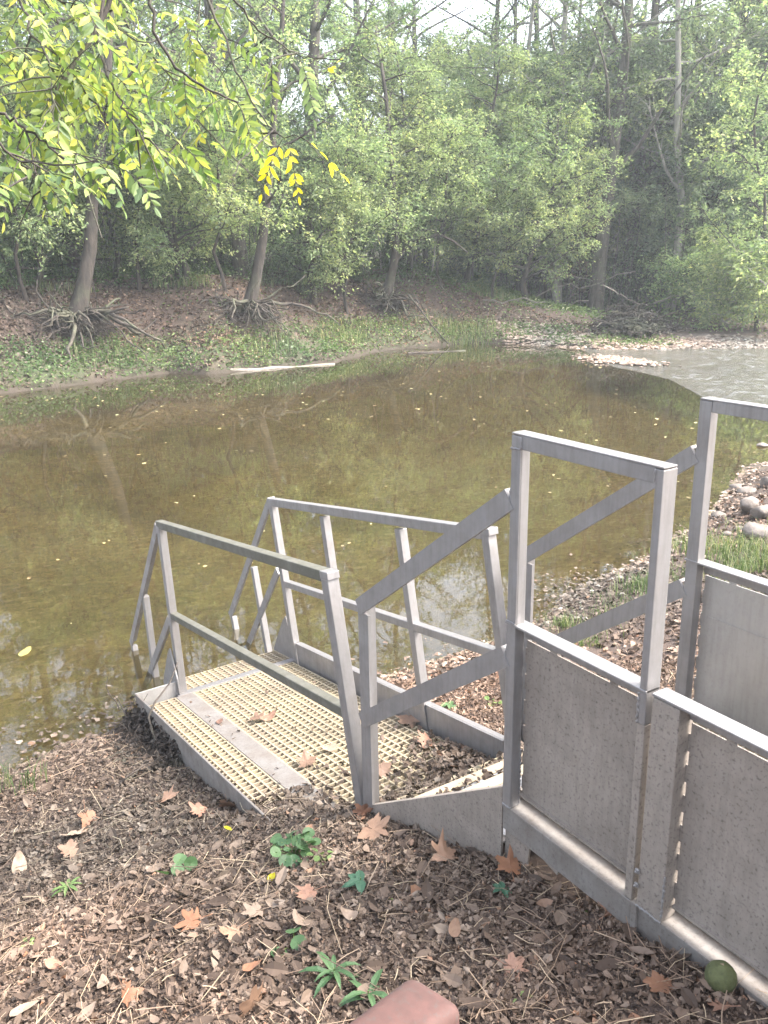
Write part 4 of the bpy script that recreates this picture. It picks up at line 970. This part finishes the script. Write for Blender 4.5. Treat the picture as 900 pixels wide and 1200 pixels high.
stick([hit(30,938), np.array(hit(75,934))+np.array([0,0,.02]), np.array(hit(118,936))+np.array([0,0,.02])], .003, .002, 'short straw coloured stalk lying below the long one at the left', 'straw')

# ================================================================== single big fallen leaves
def big_leaf(px, py, w_px, mat, label, kind='syc', curl=.35, tilt=.25, rz=None, seed=0, deck=False, group='large fallen leaves near the camera', z=None):
    rg = np.random.default_rng(seed+int(px*7+py))
    if deck: 
        d = RC.T@np.array(ray(px, py)); o_ = RC.T@(np.array(CAM)-CO); t = (CT-o_[2])/d[2]; p = CO+RC@(o_+d*t); p = p+np.array([0,0,.012])
    elif z is not None: p = np.array(onz(px, py, z))
    else: p = hit(px, py)+np.array([0, 0, .03])
    r = w_px/FPX*np.linalg.norm(p-np.array(CAM))/2
    n = 40; th = np.linspace(-math.pi, math.pi, n, endpoint=False)
    if kind == 'syc': # five-pointed lobed leaf
        rad = .50+.0*th
        for c_, a_, w_ in ((0, .62, .30), (.95, .52, .28), (-.95, .52, .28), (1.9, .36, .30), (-1.9, .36, .30)):
            rad = np.maximum(rad, .44+a_*.85*np.clip(1-np.abs((th-c_+math.pi) % (2*math.pi)-math.pi)/w_/1.9, 0, 1)**.9)
        rad *= 1+.05*np.sin(th*17)+rg.normal(size=n)*.07; rad[rg.integers(0, n, 3)] *= .6; rad[np.abs(th) > 2.9] *= .6
        x = np.cos(th)*rad; y = np.sin(th)*rad
    else: x = np.cos(th)*.9; y = np.sin(th)*(.34 if kind == 'long' else .5)*(1-.25*np.cos(th))
    v = [(0, 0, 0)]
    for f in (.5, 1): 
        for a, b in zip(x, y): v.append((a*f, b*f, 0))
    v = np.array(v)*r; R2 = (v[:, 0]**2+v[:, 1]**2)/r**2
    ph = rg.uniform(0, 6.28); v[:, 2] = r*(curl*R2*(.5+.5*np.cos(2*np.arctan2(v[:, 1], v[:, 0])+ph))-.25*curl*np.abs(v[:, 1]/r)+.05*np.sin(9*v[:, 0]/r+ph)*R2)
    v[:, 2] += .05*r*np.cos(5*np.arctan2(v[:, 1], v[:, 0]))*R2
    i = np.arange(n); t = np.stack([0*i, 1+i, 1+(i+1) % n], -1); q = np.stack([1+i, 1+n+i, 1+n+(i+1) % n, 1+(i+1) % n], -1)
    mb = MB().add(v, tris=t, quads=q)
    if kind == 'syc': mb.tube(np.array([(-.05*r,0,0.001),(-.5*r,.0,.02*r),(-1.15*r,.12*r,.16*r)]), .0014, 4)
    o = mb.build('fallen_leaf', M[mat], smooth=True, label=label, category='leaf', group=group); o.location = p+np.array([0, 0, r*.12])
    o.rotation_euler = (rg.normal()*tilt, rg.normal()*tilt, rg.uniform(0, 6.28) if rz is None else rz); return o
for a in ((104,966,34,'syc_orange','orange tan leaf standing on edge above two pale leaves at the left'),(88,985,38,'syc_pale','broad pale tan leaf just below the upright orange one'),(86,1004,36,'syc_tan','folded tan leaf, lowest of the three leaves stacked at the left'),
        (24,1021,28,'syc_pale','pale leaf lying alone near the left picture edge','oval'),(196,943,34,'syc_tan','curled tan leaf below the dark clump at the platform corner'),(235,957,30,'syc_brown','reddish brown leaf lying between the dark clump and the pale platform leaf'),(267,950,30,'syc_tan','tan leaf at the buried edge of the platform'),
        (300,1078,34,'syc_pale','pale tan leaf in the centre of the ground left of the round green leaves'),(226,1090,40,'syc_orange','curled orange brown leaf left of the centre of the ground'),(272,1102,34,'syc_tan','dull tan leaf right of the curled orange brown one'),
        (122,1163,24,'syc_pale','small pale leaf near the bottom left','oval'),(152,1177,40,'syc_orange','orange tan leaf near the bottom left edge of the picture'),(297,1190,52,'syc_tan','large tan leaf cut by the bottom edge left of the red beam'),(298,1142,26,'syc_orange','small orange leaf above the large tan leaf at the bottom','oval'),
        (30,1192,30,'syc_pale','pale pinkish leaf in the bottom left corner','oval'),(352,1089,28,'syc_pale','pale leaf just above the two round green leaves','oval'),(437,982,54,'syc_tan','broad tan leaf lying below the foot of the handrail posts'),(425,960,30,'syc_brown','brown leaf leaning on the foot of the handrail posts'),
        (522,1013,48,'syc_tan','star shaped tan leaf arched on its points in front of the stair side plate'),(598,1027,46,'syc_orange','large orange spotted leaf against the foot of the gate post'),(717,1076,38,'syc_brown','crumpled brown leaf under the wall base beam'),(775,1168,42,'syc_orange','orange brown leaf near the green walnut'),
        (600,1145,36,'syc_brown','flat brown leaf right of the red beam end'),(362,1057,36,'syc_brown','dark brown leaf beneath the toothed seedling'),(533,1098,26,'syc_tan','small tan leaf in the middle of the ground right of the seedlings','oval'),(66,1140,24,'syc_brown','dark brown leaf at the lower left','oval'),(410,1082,22,'syc_pale','pale curled leaf below the toothed seedling','oval'),(845,1192,30,'syc_brown','brown leaf at the bottom right below the walnut')):
    big_leaf(*a[:5], kind=a[5] if len(a) > 5 else 'syc', curl=.7 if 'arched' in a[4] or 'curled' in a[4] else .35, tilt=.7 if 'edge' in a[4] or 'leaning' in a[4] else .22)
for a in ((480,846,40,'syc_tan','pair sized tan leaf on the grating beside the far toe board'),(500,872,36,'syc_brown','brown curled leaf on the grating near the stair foot'),(447,905,34,'syc_tan','dull tan leaf on the grating right of the handrail post'),(300,845,26,'syc_tan','torn tan leaf near the middle of the grating'),(315,778+65,22,'syc_brown','small brown leaf in the middle of the grating','oval'),(360,897,34,'syc_tan','tan leaf on the grating left of the leaning handrail post'),(385,880,22,'syc_pale','pale leaf fragment on the grating by the leaning post','oval'),(258,848,16,'syc_brown','tiny yellow brown leaf on the cover plate','oval')):
    big_leaf(*a[:5], kind=a[5] if len(a) > 5 else 'syc', deck=True, curl=.5, group='fallen leaves on the platform grating')
big_leaf(320,1036,16,'leaf_yellow','small bright yellow leaf left of the toothed seedling',kind='oval',tilt=.8)
big_leaf(268,978,12,'leaf_yellow','tiny yellow leaf in the upper middle of the ground',kind='oval')
big_leaf(30,765,28,'leaf_pale_yellow','yellow leaf cluster floating on the dark water at the left edge',kind='long',z=.006,tilt=.03,curl=.1)

# ---- seedlings and small plants
def seedling(px, py, w_px, label, style, mat, seed=0, n=8, name='seedling'):
    p = hit(px, py); s = .85*w_px/FPX*np.linalg.norm(p-np.array(CAM)); rg = np.random.default_rng(seed+int(px)); t = thing(name, label, 'plant', tuple(p)); m = MB(); st_ = MB()
    for k in range(n):
        a = k*2.4+rg.uniform(-.3, .3); d = np.array([math.cos(a), math.sin(a), 0])
        if style == 'round':
            tip = p+d*s*.5*math.sqrt((k+.5)/n)+np.array([0,0,s*rg.uniform(.25,.5)]); R_ = s*rg.uniform(.09, .15) if n > 4 else s*.2; q = 10
            th = np.arange(q)*2*np.pi/q; N = unit(np.array([0,0,1.])+rg.normal(size=3)*.35); A = unit(np.cross(N, d)); B = np.cross(N, A)
            ring = tip+R_*(np.cos(th)[:, None]*A+np.sin(th)[:, None]*B)+N*(.1*R_*np.cos(th*2))[:, None]; m.add(np.vstack([tip-N*R_*.12, ring]), tris=[(0,1+i,1+(i+1) % q) for i in range(q)])
            st_.tube(np.array([p, (p+tip)/2+np.array([0,0,s*.08]), tip]), s*.008, 4)
        else:
            L = s*(.5 if style == 'pointed' else .62)*rg.uniform(.7, 1.1); W_ = L*(.24 if style == 'pointed' else .1); up_ = .35 if style == 'pointed' else .8
            S = np.array([-d[1], d[0], 0]); pts = []
            b0 = p+np.array([0,0,s*.12*(k % 3)])
            for f, w_ in ((0,0),(.2,.7),(.45,1),(.75,.7),(1,0)):
                c = b0+d*L*f+np.array([0,0,1])*L*(up_*f-up_*.9*f*f); pts += [c+S*W_*w_+np.array([0,0,W_*w_*.3]), c, c-S*W_*w_+np.array([0,0,W_*w_*.3])]
            qd = []
            for i in range(4): qd += [(3*i,3*i+1,3*i+4,3*i+3),(3*i+1,3*i+2,3*i+5,3*i+4)]
            m.add(np.array(pts), quads=qd)
    st_.tube(np.array([p-np.array([0,0,.01]), p+np.array([0,0,s*.3])]), s*.012, 5)
    m.build('foliage', M[mat], t); st_.build('stem', M['plant_yellow'], t); return t
seedling(345,1008,58,'cluster of small round clover like leaves on the litter','round','plant',n=26)
seedling(378,1012,34,'pale round leaved sprout at the right of the clover like cluster','round','plant_yellow',n=9)
seedling(423,1042,58,'seedling with large toothed leaves below the handrail foot','pointed','plant_teal',n=8)
seedling(345,1113,52,'pair of round dusty green leaves near the bottom middle','round','plant',n=3)
seedling(392,1150,66,'tuft of narrow pointed leaves near the bottom middle','long','plant',n=12,name='grass_tuft')
seedling(432,1178,74,'long leaved green plant beside the red beam end','long','plant',n=9,name='grass_tuft')
seedling(589,1048,34,'teal green seedling beneath the large orange leaf','pointed','plant_teal',n=7)
seedling(80,1047,40,'feathery pale seedling at the left of the ground','long','plant_yellow',n=12)
seedling(37,1112,26,'small yellow green sprout near the left edge','round','plant_yellow',n=5)
seedling(205,1027,44,'row of three round green leaves in the upper ground','round','plant',n=4)
seedling(612,1176,22,'tiny green sprout right of the red beam','round','plant_yellow',n=4)
seedling(690,1072,24,'withered yellow seedling in the shade of the wall','pointed','plant_yellow',n=4)
seedling(458,1064,14,'tiny yellow green leaf in the middle of the litter','round','plant_yellow',n=2)
seedling(527,832,36,'grey green plant on the mud behind the far toe board','pointed','plant',n=8)
seedling(578,828,26,'bright yellow green plant beside the last far rail post','round','plant_yellow',n=6)
seedling(240,912,20,'small green sprout at the near edge of the platform','pointed','plant',n=5)
def tuft(px, py, w_px, label, n, h, mat='grass', sp=None):
    p = hit(px, py); r = w_px/FPX*np.linalg.norm(p-np.array(CAM))/2; rg = np.random.default_rng(int(px)); m = MB()
    q = rg.normal(size=(n, 2))*r*.45; X = p[0]+q[:, 0]; Y = p[1]+q[:, 1]; blades(m, X, Y, h, rg, .0035 if sp is None else sp, .8)
    return m.build('grass_tuft', M[mat], label=label, category='grass', group='grass tufts on the shore')
tuft(662,735,34,'bright green grass tuft at the water edge seen through the gate frame',90,.13)
tuft(690,757,40,'thin pale grass tuft on the mud behind the gate frame',60,.10)
tuft(752,690,60,'dry grass tuft between the two tall frames',140,.2)
tuft(543,398,80,'bright green grass patch where the bank meets the gravel',500,.5,sp=.01)['kind'] = 'stuff'
tuft(740,388,26,'green grass tuft in front of the driftwood heap',160,.35,sp=.01)['kind'] = 'stuff'
tuft(22,925,60,'thin grass growing in the shallows at the left edge',40,.22)['kind'] = 'stuff'
m = MB(); rg = np.random.default_rng(3); n = 3000
A0 = hit(835, 640); A1 = hit(905, 668); t_ = rg.uniform(-.15, 1.6, n)[:, None]; P = A0[:2]+(A1[:2]-A0[:2])*t_+rg.normal(size=(n, 2))*.30
k = vnoise(P[:,0], P[:,1], 2.2, 3) > -.22; P = P[k]; blades(m, P[:, 0], P[:, 1], .16, rg, .0035, 1.0); m.build('shore_grass', M['grass'], kind='stuff')
m = MB(); n = 500; A0 = hit(640, 755); A1 = hit(770, 690); P = A0[:2]+(A1[:2]-A0[:2])*rg.uniform(-.1, 1.3, n)[:, None]+rg.normal(size=(n, 2))*.2; blades(m, P[:, 0], P[:, 1], .12, rg, .0025, 1.2); m.build('thin_grass', M['grass'], kind='stuff')

# ---- green walnut in its husk
p = hit(843, 1158); wn = thing('walnut', 'round green walnut husk lying under the wall base beam', 'fruit', tuple(p))
import bmesh
bm = bmesh.new(); bmesh.ops.create_uvsphere(bm, u_segments=24, v_segments=14, radius=1); rad = 15/FPX*(Vector(p)-CAM).length
for v_ in bm.verts: v_.co = Vector(v_.co)*rad*(1+.03*math.sin(v_.co.x*7)*math.cos(v_.co.y*6))+Vector((0,0,rad*.9))
me = bpy.data.meshes.new('husk'); bm.to_mesh(me); bm.free(); me.materials.append(stone_mat('walnut_husk', (.055,.062,.022), (.10,.11,.04))); me.polygons.foreach_set('use_smooth', np.ones(len(me.polygons), bool))
o = bpy.data.objects.new('husk', me); col.objects.link(o); o.parent = wn
MB().add(np.array(p)+np.array([(0,0,rad*1.88),(.15*rad,0,rad*1.9),(0,.15*rad,rad*1.9),(-.12*rad,-.1*rad,rad*1.93)]), tris=[(0,1,2),(0,2,3),(0,3,1),(1,3,2)]).build('stalk_scar', M['straw'], wn)

# ---- leaves floating on the pool
fm = MB(); rgf2 = np.random.default_rng(9); n = 800
Y = rgf2.uniform(-3, 19, n); f = rgf2.uniform(0, 1, n)**1.4; fx = np.interp(Y, FAR[:,1], FAR[:,0]); X = fx+.3+(near_x(Y)-fx-.6)*f
P = np.stack([X, Y, np.full(n, .012)], -1); kk = rgf2.random(n) < np.clip(vnoise(X, Y, .35, 8)*2.2+.15, .06, 1); P = P[kk]; X = X[kk]; Y = Y[kk]; n = len(P); d_ = np.hypot(X-CAM.x, Y-CAM.y); flakes(fm, P, rgf2.uniform(.04, .11, n)*np.clip(d_/14, .5, 1.2), rgf2, .05, .05)
fm.build('floating_leaves', leaf_mat('floating_leaf', [(0,(.13,.09,.05)),(.5,(.28,.23,.11)),(1,(.5,.45,.24))], .0, .6), kind='stuff')
# a raft of wet leaves at the near shore
rm = MB(); n = 900
for (px, py, sx, m_) in ((95,880,.34,420),(690,690,.30,260),(450,800,.2,150),(655,705,.3,150),(860,640,.3,150)):
    c = onz(px, py, .012); q = rgf2.normal(size=(m_, 2))*sx; X = c.x+q[:, 0]; Y = c.y+q[:, 1]; flakes(rm, np.stack([X, Y, np.maximum(G(X, Y), 0)+.014], -1), rgf2.uniform(.025, .065, m_), rgf2, .15, .1)
rm.build('wet_leaves', M['litter'], kind='stuff')

# ================================================================== tree overhanging from the near bank on the left
def overhang():
    rg = np.random.default_rng(42)
    fwd = np.array([math.cos(base), math.sin(base)]); rt = u_right
    tx, ty = CAMXY+fwd*1.6-rt*4.4
    t = thing('overhanging_tree', 'tree with drooping yellow green feathered leaves reaching in from the upper left', 'tree', (tx, ty, float(G(tx, ty))))
    z0 = float(G(tx, ty)); tp = np.array([[tx, ty, z0-.1], [tx+.05, ty, z0+1.5], [tx-.05, ty+.1, z0+3.2], [tx+.1, ty+.2, z0+5], [tx+.25, ty+.3, z0+7.5], [tx+.2, ty+.4, z0+10]])
    MB().tube(tp, [.20,.17,.15,.13,.10,.06], 10).build('trunk', M['bark'], t, smooth=True)
    tops = [(155,-150,4.0),(60,-190,4.4),(-120,60,3.8),(-160,-60,4.6),(260,-200,4.4)]
    start = {}
    for k, (px, py, d) in enumerate(tops):
        e = np.array(at(px, py, d)); s = tp[3+k % 3]; mid = (s+e)/2+np.array([0, 0, .7])
        tt = np.linspace(0, 1, 9)[:, None]; P = (1-tt)**2*s+2*tt*(1-tt)*mid+tt**2*e
        MB().tube(P, np.linspace(.055, .018, 9), 7).build('limb', M['bark_dark'], t, smooth=True); start[k] = (px, py, d)
    br = [(0, [(155,-150,4),(130,0,3.9),(100,55,3.85),(62,110,3.8),(60,150,3.75),(75,182,3.7)], .011),
          (0, [(155,-150,4),(112,40,3.8),(128,95,3.75),(150,130,3.7),(165,160,3.7)], .007),
          (4, [(260,-200,4.4),(190,-40,4.2),(172,0,4.1),(192,62,4.0),(225,95,3.95),(262,113,3.9),(300,128,3.9)], .009),
          (1, [(60,-190,4.4),(20,-10,4.1),(42,50,4.0),(75,85,3.9),(115,122,3.8)], .007),
          (2, [(-120,60,3.8),(0,130,3.5),(40,158,3.45),(80,190,3.4)], .007),
          (2, [(-120,60,3.8),(-10,160,3.3),(25,190,3.3),(50,222,3.3)], .006),
          (4, [(260,-200,4.4),(232,-20,4.3),(262,40,4.2),(280,90,4.1),(308,140,4.05),(333,162,4.0)], .007),
          (4, [(260,-200,4.4),(270,-10,4.5),(300,35,4.5),(345,62,4.5),(372,70,4.4)], .006),
          (3, [(-160,-60,4.6),(-40,-20,4.4),(40,-10,4.3),(110,20,4.3),(175,50,4.2)], .008),
          (1, [(60,-190,4.4),(100,-60,4.5),(150,30,4.5),(200,90,4.4),(230,140,4.4)], .007),
          (4, [(260,-200,4.4),(225,-60,4.7),(235,10,4.7),(215,60,4.6),(190,110,4.5)], .006),
          (3, [(-160,-60,4.6),(-60,30,4.4),(0,60,4.3),(60,75,4.2),(110,90,4.1)], .006)]
    twigs = MB(); lf = MB(); yl = MB(); gl_ = MB()
    def leaflet(mb, p, d, N, L, W_):
        S = np.cross(d, N); v = [p, p+d*L*.3+S*W_*.8+N*.12*W_, p+d*L*.65+S*W_*.8+N*.12*W_-N*L*.03, p+d*L-N*L*.1, p+d*L*.65-S*W_*.8+N*.12*W_-N*L*.03, p+d*L*.3-S*W_*.8+N*.12*W_, p+d*L*.5-N*L*.02]
        mb.add(np.array(v), tris=[(0,1,6),(1,2,6),(2,3,6),(3,4,6),(4,5,6),(5,0,6)])
    def compound(mb, p, d, L, npair, ls):
        d = unit(np.array(d, float)); P = [np.array(p)]; dr = rg.uniform(.08, .2)
        for i in range(npair+1): d = unit(d+np.array([0, 0, -dr])); P.append(P[-1]+d*L/(npair+1))
        P = np.array(P)
        if mb is lf:
            q_ = RCAM.transposed() @ (Vector(P[-1])-CAM); ex_, ey_ = 450+FPX*q_.x/-q_.z, 600-FPX*q_.y/-q_.z
            if ey_ > 262-max(0, ex_-60)*.12 or ex_ > 320: return
        twigs.tube(P, np.linspace(.0022, .001, len(P)), 3)
        N0 = unit(np.array([0, 0, 1.])+rg.normal(size=3)*.5)
        for i in range(1, len(P)):
            dd = unit(P[i]-P[i-1]); N = unit(N0-dd*(N0@dd)); S = np.cross(dd, N); sz = ls*(.75+.35*math.sin(math.pi*min(1, (i+.6)/(npair+1))))*rg.uniform(.85, 1.1)
            if i == len(P)-1: leaflet(mb, P[i], dd, N, sz, sz*.22); continue
            for sgn in (-1, 1):
                if rg.random() < .06: continue
                leaflet(mb, P[i]+rg.normal(size=3)*.003, unit(dd*.55+S*sgn*.85+np.array([0, 0, -.30])+rg.normal(size=3)*.12), unit(N+rg.normal(size=3)*.25), sz, sz*.22)
    for k, pts, r in br:
        Q0 = np.array([np.array(at(*p_)) for p_ in pts]); n = 22; s_ = np.linspace(0, len(pts)-1, n); Q = np.stack([np.interp(s_, np.arange(len(pts)), Q0[:, a]) for a in range(3)], -1)
        Q[1:-1] = (Q[:-2]+2*Q[1:-1]+Q[2:])/4+rg.normal(size=(n-2, 3))*.006
        MB().tube(Q, np.linspace(r*1.1, r*.3, n), 6).build('branch', M['bark_dark'], t, smooth=True)
        for i in range(3, n):
            for q in range(1 if i < 9 else 2):
                if rg.random() < {4: .70, 2: .68}.get(k, .45): continue
                dq = unit(Q[min(i+1, n-1)]-Q[i-1]); a = rg.normal(size=3)*np.array([1,1,.35]); d = unit(dq*.5+a*.8)
                tw = Q[i]
                if rg.random() < .30:
                    T = wander(Q[i], d, rg.uniform(.15, .5), 4, .15, rg, -.08); twigs.tube(T, np.linspace(.004, .002, 5), 4); tw = T[-1]
                    compound(lf, T[2], rg.normal(size=3), rg.uniform(.2, .3), int(rg.integers(5, 8)), rg.uniform(.045, .06))
                compound(lf, tw, d+np.array([0, 0, -.05]), rg.uniform(.18, .28), int(rg.integers(5, 9)), rg.uniform(.048, .066))
    # the lone yellow leaves at the end of the lowest twig, and a pale one by them
    for (px, py, d, L, np_, ls, ex, ey, mb) in ((331,163,4.,.24,5,.062,303,228,yl),(336,164,4.,.23,6,.05,350,226,yl),(352,160,4.,.10,1,.07,378,190,yl),(372,182,4.05,.12,1,.08,392,210,yl),(352,70,4.4,.26,8,.06,372,128,gl_),(378,88,4.4,.08,1,.07,392,90,yl)):
        a = np.array(at(px, py, d)); b_ = np.array(at(ex, ey, d)); mb_ = MB(); compound(mb_, a, (b_-a)+np.array([0,0,.06]), L, np_, ls); mb_.build('yellow_leaf_spray' if mb is yl else 'pale_leaf_spray', M['leaf_yellow' if mb is yl else 'leaf_light'], t)
    Q = np.array([np.array(at(*p_)) for p_ in ((333,162,4.),(345,158,4.),(360,165,4.0),(378,186,4.05))]); twigs.tube(Q, [.003,.0025,.002,.0015], 4)
    twigs.build('twig', M['bark_dark'], t, kind='stuff'); lf.build('leaf_spray', M['leaf_over'], t, kind='stuff')
overhang()

# ================================================================== hazy air
hz = MB().box((-175, -75, -1.95), (75, 165, 34))
m = bpy.data.materials.new('haze'); m.use_nodes = True; n = m.node_tree; n.nodes.remove(n.nodes['Principled BSDF'])
pv = n.nodes.new('ShaderNodeVolumePrincipled'); pv.inputs['Color'].default_value = (.88, .95, 1, 1); pv.inputs['Density'].default_value = .0015; pv.inputs['Anisotropy'].default_value = .3
n.links.new(pv.outputs[0], n.nodes['Material Output'].inputs['Volume'])
hz.build('haze', m, kind='stuff')
